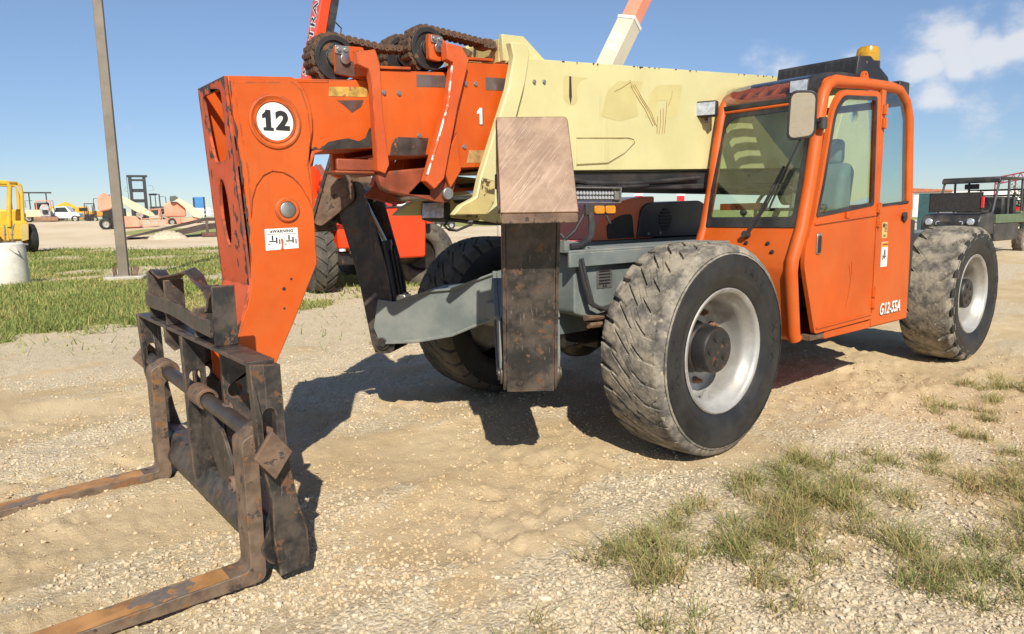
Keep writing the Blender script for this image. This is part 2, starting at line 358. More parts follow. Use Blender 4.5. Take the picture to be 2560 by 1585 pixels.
def zones(x, y):
    x = np.asarray(x, float); y = np.asarray(y, float)
    w, u = depth_side(x, y)
    n1 = fbm(x*.5, y*.5, 4, 3); n2 = fbm(x*1.6, y*1.6, 4, 9); n3 = fbm(x*4.5, y*4.5, 3, 21)
    # meadow on the left beyond the yard
    edge = 7.4 + 4.4*sst(u, -4.5, -1.5) + (n1-.5)*4.6 + (n2-.5)*3.4 + (n3-.5)*1.6
    g = sst(w, edge, edge+3.2)*sst(w, 36+(n1-.5)*7, 31+(n1-.5)*7)*sst(u-.05*w, 2.5, -.5)
    bare = sst(fbm(x*.35, y*.35, 4, 31), .56, .66)*sst(w, 36, 30)
    g = g*(1-bare*.7)
    far = sst(w, 74+(n1-.5)*14, 84)                     # far strip of rough grass
    g = np.maximum(g, far*.9)
    strip = sst(w, 47, 49)*sst(w, 56, 53)*sst(u, -31, -25)*sst(u, -12, -15)
    g = np.maximum(g, strip)
    # weedy verge by the rear wheel and the foreground on the right
    ver = sst(u + (n2-.5)*1.6, 1.1, 2.4)*sst(w, 7.6, 5.8)*sst(n2, .40, .62)
    g = np.maximum(g, ver*.30)
    # tan dirt: tracks along the machine axis
    tr = np.exp(-((y+.15+(n1-.5)*.9)/.95)**2) + np.exp(-((y+2.75+(n1-.5)*.9)/.65)**2)*sst(x, 1.0, 2.4)
    tr2 = np.exp(-((y-1.15+(n1-.5)*.7)/.32)**2)*.8*sst(x, .2, 1.6)
    rightdirt = sst(u, 2.0, 3.6)*sst(w, 3.6, 5.2)*sst(w, 9.5, 7.0)*.8 + sst(u, 7, 9)*sst(w, 7, 9)*sst(n1, .45, .6)*.9
    dirt = np.clip(tr*1.25 + tr2 + rightdirt + .30*sst(w, 9.5, 7.5) + (n2-.5)*1.1 + (n3-.5)*.5, 0, 1)
    patch = sst(fbm(x*1.1, y*2.3, 4, 55), .50, .62)      # gravel lenses
    dirt = np.clip(dirt*(1-.55*patch), 0, 1)
    road = sst(w, 30, 36)
    dirt = dirt*(1-road) + road*sst(fbm(x*.05, y*.25, 4, 77), .5, .68)*.35
    gravel = (1-dirt)*(1-g*.8)
    return gravel, np.clip(g, 0, 1), dirt, w, u
WHEELS = [(0, 1.03), (0, -1.03), (-4.075, 1.03), (-4.075, -1.03)]
def height(x, y, fine=True):
    gr, g, dt, w, u = zones(x, y)
    h = (fbm(x*.25, y*.25, 3, 5)-.5)*.10*sst(w, 9, 22) + (fbm(x*1.2, y*1.2, 4, 8)-.5)*.035
    # wheel ruts and the soft ridges pushed up beside them
    rut = 0
    for yy, wd in ((-.95, .30), (1.0, .30), (-2.5, .35)):
        q = (y - yy + (fbm(x*.6, y*0+yy, 2, 40)-.5)*.3)/wd
        rut = rut - .022*np.exp(-q**2) + .020*np.exp(-((np.abs(q)-1.45)/.4)**2)*fbm(x*2.4, y*2.4, 3, 61)*1.6
    h = h + rut*sst(w, 11, 7)
    if fine:
        lump = np.clip(fbm(x*11, y*11, 4, 71)-.46, 0, 1)
        clod = sst(fbm(x*.8, y*.8, 3, 90), .46, .62)
        trk = np.exp(-((y+1.0)/.26)**2)+np.exp(-((y-1.02)/.26)**2)+np.exp(-((y+2.5)/.28)**2)
        h = h + trk*.012*sst(fbm(x*.9, y*.9, 2, 501), .35, .6)*np.sin(x*26+np.abs(((y+.0) % 1.0)-.5)*16)*sst(w, 11, 8)
        h = h + lump*.085*dt*(.30+clod) + (fbm(x*19, y*19, 4, 13)-.5)*.026 + gr*(fbm(x*42, y*42, 2, 33)-.5)*.014
    flat = 1.0
    for wx, wy in WHEELS:
        flat = np.minimum(flat, sst(np.hypot(x-wx, (y-wy)*1.1), .22, .75))
    h = h*(.25+.75*flat) + (1-flat)*-.012
    return h + rise(w, u)
def rise(w, u): return 1.28*sst(w, 33, 76)*sst(u, -7, -22)
NA = 470
a_f = np.linspace(-50, 50, NA); a_c = np.arange(56, 305, 6.0)
ang = np.radians(np.concatenate([a_f, a_c])) + YAW
radii = [.35]
while radii[-1] < 26: radii.append(radii[-1]*1.0105 if radii[-1] > 1.8 else radii[-1]*1.15)
while radii[-1] < 3500: radii.append(radii[-1]*1.045)
RR, AA = np.meshgrid(np.array(radii), ang, indexing='ij')
GX = CAM.x + RR*np.cos(AA); GY = CAM.y + RR*np.sin(AA)
_rs = rise(*depth_side(GX, GY)); GZ = height(GX, GY); GZ = (GZ-_rs)*sst(RR, 160, 90) + _rs
gr_, g_, dt_, w_, u2_ = zones(GX, GY)
nr, na = RR.shape
verts = np.stack([GX.ravel(), GY.ravel(), GZ.ravel()], 1)
ii, jj = np.meshgrid(np.arange(nr-1), np.arange(na), indexing='ij'); j2 = (jj+1) % na
faces = np.stack([ii*na+jj, ii*na+j2, (ii+1)*na+j2, (ii+1)*na+jj], -1).reshape(-1, 4)
verts = np.vstack([verts, [[CAM.x, CAM.y, 0]]]); ctr = len(verts)-1
gm = bpy.data.meshes.new('ground')
tris = [(ctr, (j+1) % na, j) for j in range(na)]
nf, nt_ = len(faces), len(tris)
gm.vertices.add(len(verts)); gm.vertices.foreach_set('co', verts.ravel())
gm.loops.add(nf*4+nt_*3); gm.polygons.add(nf+nt_)
gm.loops.foreach_set('vertex_index', np.concatenate([faces[:, ::-1].ravel(), np.array(tris)[:, ::-1].ravel()]).astype(np.int32))
gm.polygons.foreach_set('loop_start', np.concatenate([np.arange(nf)*4, nf*4+np.arange(nt_)*3]).astype(np.int32))
gm.update(calc_edges=True); gm.validate()
if gm.polygons[0].normal.z < 0: gm.flip_normals()
gm.polygons.foreach_set('use_smooth', np.ones(nf+nt_, bool))
ca = gm.color_attributes.new('zone', 'FLOAT_COLOR', 'POINT')
zc = np.ones((len(verts), 4), np.float32); zc[:-1, 0] = gr_.ravel(); zc[:-1, 1] = g_.ravel(); zc[:-1, 2] = (sst(w_, 30, 37)*(1-g_)).ravel()
ca.data.foreach_set('color', zc.ravel())
gmat = bpy.data.materials.new('ground_soil'); gmat.use_nodes = True
t = NT(gmat.node_tree); b = gmat.node_tree.nodes['Principled BSDF']; L = gmat.node_tree.links
P = t.n('ShaderNodeTexCoord').outputs['Object']
at = t.n('ShaderNodeAttribute', attribute_name='zone'); sp = t.n('ShaderNodeSeparateColor', {0: at.outputs['Color']})
gv, gs = sp.outputs[0], sp.outputs[1]
dirtc = t.mix(t.step(t.noise(P, 1.3, 6, .6), .3, .7), (.53, .395, .225), (.67, .525, .325))
dirtc = t.mix(t.math('MULTIPLY', t.step(t.noise(P, 26, 5, .7), .5, .75), .5), dirtc, (.66, .53, .36))
vor = t.n('ShaderNodeTexVoronoi', {'Vector': P, 'Scale': 55.0, 'Randomness': 1.0}, feature='F1')
vor2 = t.n('ShaderNodeTexVoronoi', {'Vector': P, 'Scale': 120.0, 'Randomness': 1.0}, feature='F1')
stone = t.mix(vor.outputs['Color'], (.37, .305, .22), (.64, .565, .46), 'MIX')
sh1 = t.n('ShaderNodeSeparateColor', {0: vor.outputs['Color']}).outputs[0]
stone = t.mix(sh1, (.50, .395, .245), (.74, .64, .47))
sh2 = t.n('ShaderNodeSeparateColor', {0: vor2.outputs['Color']}).outputs[0]
stone2 = t.mix(sh2, (.54, .43, .265), (.73, .625, .455))
stone = t.mix(t.step(t.noise(P, 6, 3), .42, .6), stone, stone2)
gvm = t.step(t.math('ADD', gv, t.math('MULTIPLY', t.math('SUBTRACT', t.noise(P, 9, 6, .7), .5), 1.1)), .35, .72)
soil = t.mix(gvm, dirtc, stone)
roadc = t.mix(t.step(t.noise(t.vmath('MULTIPLY', P, (.6, .6, 1)).outputs[0], .35, 6, .65), .35, .7), (.72, .61, .44), (.62, .48, .31))
soil = t.mix(t.math('MULTIPLY', sp.outputs[2], .85), soil, roadc)
gcol = t.mix(t.step(t.noise(P, 2.2, 6, .65), .35, .65), (.20, .25, .065), (.40, .36, .15))
gsm = t.step(t.math('ADD', gs, t.math('MULTIPLY', t.math('SUBTRACT', t.noise(P, 5, 6, .7), .5), .8)), .35, .6)
L.new(t.mix(gsm, soil, gcol), b.inputs['Base Color'])
b.inputs['Roughness'].default_value = .95; b.inputs['Specular IOR Level'].default_value = .15
hh = t.math('ADD', t.math('MULTIPLY', t.math('SUBTRACT', 1.0, vor.outputs['Distance']), t.math('MULTIPLY', gvm, .7)), t.math('MULTIPLY', t.noise(P, 45, 6, .75), .9))
hh = t.math('ADD', hh, t.math('MULTIPLY', t.noise(P, 160, 4, .7), .35))
L.new(t.n('ShaderNodeBump', {'Height': hh, 'Strength': 1.0, 'Distance': .016}).outputs[0], b.inputs['Normal'])
gm.materials.append(gmat)
ground = bpy.data.objects.new('ground', gm); col.objects.link(ground); ground['kind'] = 'structure'

def gz(x, y): return float(height(np.array([x]), np.array([y]))[0])
# ---- loose stones (real geometry near the camera)
def mesh_np(name, vs, fs, mat, smooth=False, attr=None):
    me = bpy.data.meshes.new(name); k = fs.shape[1]
    me.vertices.add(len(vs)); me.vertices.foreach_set('co', vs.astype(np.float32).ravel())
    me.loops.add(fs.size); me.polygons.add(len(fs))
    me.loops.foreach_set('vertex_index', fs.astype(np.int32).ravel())
    me.polygons.foreach_set('loop_start', (np.arange(len(fs))*k).astype(np.int32))
    me.update(calc_edges=True)
    if attr is not None:
        a = me.color_attributes.new('tone', 'FLOAT_COLOR', 'POINT')
        cc = np.ones((len(vs), 4), np.float32); cc[:, :3] = attr; a.data.foreach_set('color', cc.ravel())
    me.polygons.foreach_set('use_smooth', np.full(len(fs), smooth))
    me.materials.append(mat)
    o = bpy.data.objects.new(name, me); col.objects.link(o); return o
def tonemat(name, rough=.9, trans=0.0, bump=False):
    m = bpy.data.materials.new(name); m.use_nodes = True; t = NT(m.node_tree); b = m.node_tree.nodes['Principled BSDF']
    a = t.n('ShaderNodeAttribute', attribute_name='tone').outputs['Color']
    P = t.n('ShaderNodeTexCoord').outputs['Object']
    m.node_tree.links.new(t.mix(t.math('MULTIPLY', t.noise(P, 60, 4, .7), .45), a, (.46, .36, .235)) if bump else a, b.inputs['Base Color'])
    b.inputs['Roughness'].default_value = rough; b.inputs['Specular IOR Level'].default_value = .2
    if trans:
        tl = t.n('ShaderNodeBsdfTranslucent', {'Color': a}); ms = t.n('ShaderNodeMixShader', {0: trans, 1: b.outputs[0], 2: tl.outputs[0]})
        m.node_tree.links.new(ms.outputs[0], m.node_tree.nodes['Material Output'].inputs[0])
    return m
ico = bmesh.new(); bmesh.ops.create_icosphere(ico, subdivisions=1, radius=1.0)
IV = np.array([v.co[:] for v in ico.verts]); IF = np.array([[v.index for v in f.verts] for f in ico.faces]); ico.free()
def scatter_stones(n, rmin, rmax, smin, smax, name, label, power=2.2, clods=False):
    # sample in the view fan, denser near the camera
    rr = rmin + (rmax-rmin)*rng.random(n*3)**1.4; aa = YAW + np.radians(rng.uniform(-44, 44, n*3))
    x = CAM.x + rr*np.cos(aa); y = CAM.y + rr*np.sin(aa)
    g, gs, dt, w, u = zones(x, y)
    dens = np.clip(g*1.25-.12, .035, 1)*(1-gs*.6)*(.35+1.3*sst(fbm(x*2.2, y*2.2, 3, 101), .40, .62))
    if clods: dens = np.clip(dt*1.1, .05, 1)*(1-gs*.8)*(.15+1.6*sst(fbm(x*1.4, y*1.4, 3, 131), .42, .64))
    keep = rng.random(n*3) < dens
    x, y, w = x[keep][:n], y[keep][:n], w[keep][:n]; n = len(x)
    s = smin + (smax-smin)*rng.random(n)**power
    z = height(x, y)
    q = IV[None]*(1+.38*(rng.random((n, len(IV), 1))-.5))
    q = q*rng.uniform(.62, 1.25, (n, 1, 3))*np.array([1, 1, .72])
    th = rng.uniform(0, 6.28, n); c, sn = np.cos(th)[:, None], np.sin(th)[:, None]
    tl = rng.uniform(-.5, .5, n)[:, None]
    qx, qy, qz = q[..., 0], q[..., 1], q[..., 2]
    qx, qz = qx*np.cos(tl)-qz*np.sin(tl), qx*np.sin(tl)+qz*np.cos(tl)
    vx = (qx*c-qy*sn)*s[:, None]+x[:, None]; vy = (qx*sn+qy*c)*s[:, None]+y[:, None]; vz = qz*s[:, None]+z[:, None]+s[:, None]*.22
    vs = np.stack([vx, vy, vz], -1).reshape(-1, 3)
    fs = (IF[None] + (np.arange(n)*len(IV))[:, None, None]).reshape(-1, 3)
    tone = rng.random((n, 1))
    base = np.array([.50, .395, .26])*(1-tone) + np.array([.67, .58, .44])*tone
    if clods: base = np.array([.47, .345, .195])*(1-tone) + np.array([.64, .50, .31])*tone
    colr = np.repeat(base, len(IV), 0)
    o = mesh_np(name, vs, fs, stonemat, attr=colr); o['kind'] = 'stuff'; o['label'] = label; o['category'] = 'gravel'
    return o
stonemat = tonemat('limestone', .9, bump=True)
scatter_stones(36000, 1.9, 8.0, .003, .0125, 'gravel', 'loose pale limestone gravel lying on the dirt yard', 2.6)
clodmat = tonemat('dirt_crumbs', .95, bump=True)
scatter_stones(320, 2.0, 9, .012, .026, 'gravel_stones', 'bigger broken limestone pieces scattered over the yard', 3.0)
scatter_stones(17000, 1.9, 8.5, .003, .0125, 'dirt_crumbs', 'crumbly clods of dry tan dirt along the wheel tracks', 2.6, True)
# ---- grass
def blades(roots, hgt, lean, width, tone, name, mat, label, segs=2):
    n = len(roots); th = rng.uniform(0, 6.28, n); dx, dy = np.cos(th), np.sin(th)
    px, py = -dy, dx; ln = lean*hgt
    lv = []
    for k in range(segs+1):
        f = k/segs; wd = width*(1-f*.85)*.5
        cx = roots[:, 0]+dx*ln*f**1.6; cy = roots[:, 1]+dy*ln*f**1.6; cz = roots[:, 2]+hgt*f*(1-.25*f*np.minimum(lean, 1.5))
        lv.append(np.stack([cx-px*wd, cy-py*wd, cz], 1)); lv.append(np.stack([cx+px*wd, cy+py*wd, cz], 1))
    vs = np.stack(lv, 1).reshape(-1, 3); m = 2*(segs+1)
    f1 = np.array([[2*k, 2*k+1, 2*k+3, 2*k+2] for k in range(segs)])
    fs = (f1[None] + (np.arange(n)*m)[:, None, None]).reshape(-1, 4)
    o = mesh_np(name, vs, fs, mat, True, np.repeat(tone, m, 0)); o['kind'] = 'stuff'; o['label'] = label; o['category'] = 'grass'
    return o
grassmat = tonemat('grass_blades', .75, .30)
def gtone(n, dry):
    k = rng.random((n, 1)); g = np.array([.155, .205, .055])*(1-k) + np.array([.35, .375, .14])*k
    dr = np.array([.48, .38, .17])*(.7+.5*rng.random((n, 1)))
    pick = rng.random((n, 1)) < dry
    return np.where(pick, dr, g)
# meadow blades
N0 = 190000
w0 = 7.5 + 29*rng.random(N0)**1.5; uu = rng.uniform(-.80, .10, N0)*w0
gx = CAM.x + w0*VX + uu*VY; gy = CAM.y + w0*VY - uu*VX
_, gg, _, ww, _ = zones(gx, gy)
kp = (rng.random(N0) < sst(gg, .12, .8)*.9+.012) & (np.hypot(gx-.46, gy+13.72) > .35)
gx, gy, ww = gx[kp], gy[kp], ww[kp]; n0 = len(gx)
hm = fbm(gx*.6, gy*.6, 3, 203)
blades(np.stack([gx, gy, height(gx, gy, False)-.005], 1), (.035+.12*rng.random(n0)**1.8)*(.30+1.3*hm), rng.uniform(.3, 1.3, n0), .006+.0011*ww, gtone(n0, np.clip(.42-1.5*(hm-.4), .06, .75)[:, None])*np.array([1.05, 1.08, .95]), 'meadow_grass', grassmat, 'green and straw coloured grass covering the strip behind the machines', 1)
# weedy tufts on the gravel at the right
tufts = [(1.38, 1.72, .8), (.78, 1.73, .7), (.17, 1.70, 1.0), (-.25, 1.72, .7), (.21, 2.03, 1.1), (.40, 2.36, 1.0), (.57, 2.04, 1.2), (1.30, 1.93, .9), (1.55, 1.98, .9), (1.07, 2.13, .7),
         (.72, 2.65, 1.0), (.23, 2.74, 1.3), (-.44, 2.6, 1.3), (-2.03, 2.1, .6), (-2.9, 1.6, .6), (-3.04, 1.92, .9), (-1.98, 1.77, .7), (.72, 2.13, 1.0), (-.59, 2.59, 1.0), (-.82, 2.23, .7), (1.21, 2.31, .6),
         (-.05, 2.15, 1.0), (.05, 1.9, 1.1), (.35, 1.85, 1.0), (-.2, 2.85, 1.2), (.45, 2.95, 1.2), (-.9, 2.75, 1.0), (-3.4, 1.95, .9), (-3.9, 2.0, .9), (-2.5, 1.85, .5), (.95, 1.95, .9), (1.1, 1.75, .6), (-.55, 1.93, .7), (1.75, 2.2, .5), (2.1, 1.9, .35), (-.1, 1.55, .5), (-1.3, 2.4, .5), (-1.5, 2.05, .5), (1.9, 2.55, .5), (1.35, 2.75, .5)]
RT = []; HT = []; DR = []
for tx, ty, sz in tufts:
    for _ in range(5):
        ox, oy = rng.normal(0, .09*sz+.03, 2); k = int(75*sz); q = rng.normal(0, .030*sz+.010, (k, 2))
        RT.append(np.stack([tx+ox+q[:, 0], ty+oy+q[:, 1]], 1)); HT.append((.03+.13*rng.random(k)**1.3)*(.4+.6*sz)); DR.append(np.full(k, .28+.6*rng.random()))
RT = np.vstack(RT); HT = np.concatenate(HT); DR = np.concatenate(DR)
kk = len(RT)
blades(np.column_stack([RT, height(RT[:, 0], RT[:, 1])-.004]), HT, rng.uniform(.4, 1.9, kk), .0036+.0022*rng.random(kk), gtone(kk, DR[:, None]), 'weed_tufts', grassmat, 'straggling green and dry grass tufts growing through the gravel', 3)
# thin scattered sprigs elsewhere
k = 5200; a_ = YAW+np.radians(rng.uniform(-40, 40, k)); r2 = 2.2+9*rng.random(k)
sx_, sy_ = CAM.x+r2*np.cos(a_), CAM.y+r2*np.sin(a_); cl = fbm(sx_*1.3, sy_*1.3, 3, 301)
kp = (rng.random(k) < sst(cl, .56, .72)) & ~((np.abs(sy_) < 1.35) & (sx_ < 2.5)); sx_, sy_ = sx_[kp], sy_[kp]; k = len(sx_)
blades(np.column_stack([sx_, sy_, height(sx_, sy_)-.003]), .015+.055*rng.random(k)**2, rng.uniform(.5, 2.2, k), np.full(k, .0035), gtone(k, .65), 'dry_sprigs', grassmat, 'thin dry grass sprigs dotted about the dirt', 2)
# ------------------------------------------------------------------ telehandler (x forward, y left, z up, front axle over the origin)
T = empty('telehandler', 'large orange and cream telehandler parked on dirt, boom lowered, number 12 on its boom head', 'telehandler')
TR = .65
def tread_mesh(kind):
    """worn tread carved into a fine band: short slanted slits (A) or slanted lugs open at the shoulder (B)"""
    na, ny = 900, 56
    av = np.linspace(0, 2*np.pi, na, endpoint=False); yv = np.linspace(-.2375, .2375, ny)
    A_, Y_ = np.meshgrid(av, yv, indexing='ij'); arc = A_*TR
    r = TR - .002 - .010*(Y_/.2)**2 - .055*np.clip((np.abs(Y_)-.192)/.046, 0, 1)**1.8
    def groove(n, y0, y1, slope, off, width, depth, taper=None):
        pitch = 2*np.pi*TR/n; ph = (arc - slope*Y_ - off*pitch)/pitch
        cell = np.floor(ph+.5); dist = np.abs(ph-np.round(ph))*pitch
        jit = _hash(cell, cell*0+n, 7)*.02-.01
        w = width if taper is None else width + taper(Y_)
        ins = sst(Y_, y0+jit-.006, y0+jit+.006)*sst(Y_, y1+jit+.006, y1+jit-.006)
        return depth*sst(dist, w*.5+.0025, w*.5-.0025)*ins
    def step(n, y0, y1, slope, off, depth, ln):
        """soft scalloped steps: each block sinks towards its trailing edge"""
        pitch = 2*np.pi*TR/n; ph = (arc - slope*Y_)/pitch - off; f = ph-np.floor(ph)
        return depth*sst(f, 1-ln, 1.0)*sst(Y_, y0-.01, y0+.01)*sst(Y_, y1+.01, y1-.01)
    n3 = fbm(A_*9+Y_*3, Y_*26, 3, 401)-.5; nf = fbm(arc*55, Y_*55, 3, 411)-.5
    if kind == 'A':
        g = groove(30, -.105, .02, 1.0, 0, .013, .028); g = np.maximum(g, groove(30, .04, .12, .9, .55, .012, .024)); g = np.maximum(g, groove(30, -.24, -.125, .35, .3, .024, .036))
        g = np.maximum(g, groove(30, .125, .185, -.9, .25, .008, .009)); g = np.maximum(g, step(30, .095, .205, .2, .2, .007, .22)); g = np.maximum(g, step(30, -.22, -.07, .6, .55, .008, .22))
        g = np.maximum(g, groove(60, -.03, .06, 1.4, .2, .006, .006))
    else:
        g = 0
        for sgn in (1, -1):
            yy0, yy1 = (.03, .25) if sgn > 0 else (-.25, -.03)
            g = np.maximum(g, groove(21, yy0, yy1, -1.15*sgn, 0 if sgn > 0 else .5, .004, .005, None))
            g = np.maximum(g, groove(21, .115 if sgn > 0 else -.25, .25 if sgn > 0 else -.115, -.95*sgn, .04 if sgn > 0 else .54, .008, .036, lambda Y: .075*np.clip((np.abs(Y)-.11)/.12, 0, 1)))
    r = r - g + n3*.003 + nf*.004
    vs = np.stack([np.sin(A_)*r, Y_, TR+np.cos(A_)*r], -1).reshape(-1, 3)
    ii, jj = np.meshgrid(np.arange(na), np.arange(ny-1), indexing='ij'); i2 = (ii+1) % na
    fs = np.stack([ii*ny+jj, ii*ny+jj+1, i2*ny+jj+1, i2*ny+jj], -1).reshape(-1, 4)
    o = mesh_np('tread', vs, fs, tread, False)
    if o.data.polygons[0].normal.z < 0: o.data.flip_normals()
    return o
def make_wheel(kind):
    """wheel centred on x=0, outer face towards +y, resting at z=0; local y=0 is the tyre centre line"""
    half = .235
    prof = []
    rcar = TR-.045
    P0 = [(.372, -.19), (.385, -.205), (.44, -.228), (.50, -.238), (.56, -.236), (.60, -.226), (rcar-.012, -.205), (rcar-.001, -.15), (rcar+.003, 0), (rcar-.001, .15), (rcar-.012, .205), (.60, .226),
          (.592, .233), (.585, .231), (.572, .236), (.560, .2375), (.552, .235), (.53, .240), (.50, .239), (.47, .236), (.462, .232), (.452, .233), (.44, .228), (.41, .216), (.385, .205), (.372, .19)]
    w = MB().lathe([(a, h) for a, h in P0], (0, 0, TR), (0, 1, 0), 96).build('tyre', rubber, sharp=60)
    tr = tread_mesh(kind)
    rm = MB().lathe([(.360, .196), (.378, .200), (.382, .207), (.374, .213), (.356, .208), (.345, .19), (.338, .16), (.318, .145), (.306, .11), (.302, .04), (.296, -.01), (.283, -.028), (.262, -.034), (.12, -.036), (.11, -.04)], (0, 0, TR), (0, 1, 0), 72).build('rim', silver, sharp=50)
    hb = MB().lathe([(.165, -.036), (.165, -.012), (.143, -.004), (.143, .035), (.152, .04), (.152, .058), (.142, .066), (.142, .15), (.133, .163), (.0, .165)], (0, 0, TR), (0, 1, 0), 40).build('hub', hubm, sharp=40)
    hc0 = MB().lathe([(.021, 0), (.019, .008), (.0, .010)], (0, 0, 0), (0, 1, 0), 12).build('hub_bolt', hubm); hcs = []
    for k in range(5):
        a = 2*math.pi*k/5+.3; o = hc0 if k == 0 else dup(hc0); o.location = (.078*math.sin(a), .164, TR+.078*math.cos(a)); hcs.append(o)
    lug = MB(); n = (0, 0, 0)
    lug.lathe([(.024, 0), (.024, .012), (.017, .016)], n, (0, 1, 0), 14); lug.lathe([(.019, .012), (.019, .034), (.013, .036), (.013, .056), (.0, .058)], n, (0, 1, 0), 6)
    lg = lug.build('lug_nut', rustbolt)
    lgs = []
    for k in range(10):
        a = 2*math.pi*k/10 + .2
        o = lg if k == 0 else dup(lg); o.location = (.228*math.sin(a), -.036, TR+.228*math.cos(a)); lgs.append(o)
    vs_ = MB().prism(rounded([(-.05, -.02), (.05, -.02), (.02, .05), (-.02, .05)], .01), (0.04, .10, TR-.30), (1, 0, 0), (0, 0, 1), -.01).build('valve_tag', silver)
    lts = []
    for word, mid, sz in (('MAX', 0.0, .085), ('TIRE', 1.05, .06), ('MAX', math.pi, .085)):
        for i, ch in enumerate(word):
            a = mid + (i-(len(word)-1)/2)*(.20 if sz > .07 else .13); ra = .505
            er, et = V(-math.cos(a), 0, math.sin(a)), V(math.sin(a), 0, math.cos(a))      # outwards, and along the letters
            lts.append(text(ch, sz, V(0, .2385, TR)+er*ra, et if et.cross(er).y > 0 else -et, er, rubber, 'sidewall_letter', None, .0025, .001))
    wheel = w; wheel.name = 'wheel'
    for o in [tr, rm, hb, vs_]+hcs+lgs+lts: o.parent = wheel
    return wheel, [tr, rm, hb, vs_]+hcs+lgs+lts
def spin(objs, ang):     # turn a wheel's pieces about its axle so copies do not look alike
    for o in objs: o.rotation_euler = (0, ang, 0)
def place_wheel(src, ch, loc, flip, ang, label):
    w = src; kids = ch
    w.location = loc; w.rotation_euler = (0, 0, math.pi if flip else 0); w.parent = T; w['label'] = label
    return w
def copy_wheel(src, ch):
    w = src.copy(); col.objects.link(w); kids = []
    for c in ch:
        k = c.copy(); col.objects.link(k); k.parent = w; kids.append(k)
    return w, kids
wA, cA = make_wheel('A'); wB, cB = make_wheel('B')
place_wheel(wA, cA, (0, 1.035, -.012), False, 0, 'dusty front left wheel with silver dished rim')
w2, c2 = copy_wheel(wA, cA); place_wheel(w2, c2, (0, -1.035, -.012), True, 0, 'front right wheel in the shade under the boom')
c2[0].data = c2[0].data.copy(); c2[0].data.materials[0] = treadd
place_wheel(wB, cB, (-4.075, 1.035, -.012), False, 0, 'rear left wheel with worn slanted tread')
w4, c4 = copy_wheel(wB, cB); place_wheel(w4, c4, (-4.075, -1.035, -.012), True, 0, 'rear right wheel')
# axles
MB().cyl((0, -.8, TR), (0, .8, TR), .10, n=20).ball((0, .0, TR), .23, sc=(1, .9, 1)).lathe([(.10, .42), (.20, .46), (.21, .66), (.17, .70), (.17, .80)], (0, 0, TR), (0, 1, 0), 28).lathe([(.10, .42), (.20, .46), (.21, .66), (.17, .70), (.17, .80)], (0, 0, TR), (0, -1, 0), 28).build('front_axle', darkgrease, T)
MB().cyl((-4.075, -.8, TR), (-4.075, .8, TR), .10, n=20).ball((-4.075, 0, TR), .23).build('rear_axle', darkgrease, T)
ab = MB()
for sgn in (1, -1):
    for k in range(12):
        a = 2*math.pi*k/12; ab.cyl((.175*math.sin(a), sgn*.655, TR+.175*math.cos(a)), (.175*math.sin(a), sgn*.69, TR+.175*math.cos(a)), .016, n=8)
ab.build('axle_bolts', rustbolt, T)['kind'] = 'stuff'
# ---- chassis
ch = MB().xz(rounded([(.62, .86), (.62, 1.23), (-4.6, 1.23), (-4.6, .72), (-.9, .62), (.1, .72)], .03), .40, .60)
ch.bx(-.15, -4.5, -.60, .40, .98, 1.17)
ch.build('frame_rail', grey, T, 'grey painted main frame', bevel=.01)
MB().xz(rounded([(-.15, .80), (-.15, 1.23), (-4.6, 1.23), (-4.6, .72), (-.9, .62), (-.3, .68)], .03), -.60, -.44).build('frame_rail', grey, T, bevel=.01)
MB().bx(-.95, .70, .30, .64, 1.235, 1.250).bx(-.95, .70, .625, .645, 1.15, 1.235).build('deck_plate', grey, T, bevel=.004)
MB().bx(-4.5, .2, -.38, .38, .56, .95).bx(.1, .5, -.3, .38, .60, 1.0).build('transmission_guard', darkgrease, T, bevel=.02)
MB().tube([(.55, .62, .83), (.25, .63, .82), (-.1, .63, .85), (-.35, .62, .82)], .018, 8).tube([(.50, .60, .78), (.1, .62, .77), (-.3, .6, .80)], .022, 8).build('brake_line', rusty, T)
MB().tube([(.62, .63, 1.20), (.60, .66, 1.06), (.55, .665, .93), (.45, .66, .88), (.30, .665, .90), (.12, .66, .87), (.0, .64, .89)], .016, 8).tube([(.60, .64, 1.20), (.585, .675, 1.05), (.53, .672, .91), (.40, .668, .872), (.2, .67, .88)], .013, 8).build('wiring_loom', blackpl, T)
MB().xz(rounded([(.10, .94), (-.25, .96), (-.27, .93), (.0, .90), (.08, .80), (.13, .80)], .02), .61, .70).build('bracket', rusty, T, bevel=.004)
# frame stickers
MB().xz(rrect(.29, .43, 1.00, 1.13, .008), .602, .604).build('maker_plate', zinc, T)
for k in range(5): MB().bx(.31, .41, .604, .6052, 1.025+.019*k, 1.035+.019*k).build('plate_line', inkm, T)
text('JLG', .026, (.36, .6052, 1.015), (-1, 0, 0), (0, 0, 1), inkm, 'plate_lettering', T, .0008, .0008)
MB().xz(rrect(-.10, .07, .97, 1.15, .004), .602, .604).build('frame_warning_sticker', white, T)
MB().bx(-.098, .068, .604, .6052, 1.105, 1.148).build('sticker_band', inkor, T)
text('WARNING', .027, (-.01, .606, 1.126), (-1, 0, 0), (0, 0, 1), inkm, 'sticker_lettering', T, .0008)
for k, (a0, a1, b0, b1) in enumerate(((.03, .055, 1.03, 1.07), (.005, .018, 1.03, 1.075), (-.03, -.05, 1.02, 1.06), (-.06, -.085, 1.02, 1.055))): MB().bx(a1, a0, .604, .6052, b0, b1).build('sticker_figure', inkm, T)

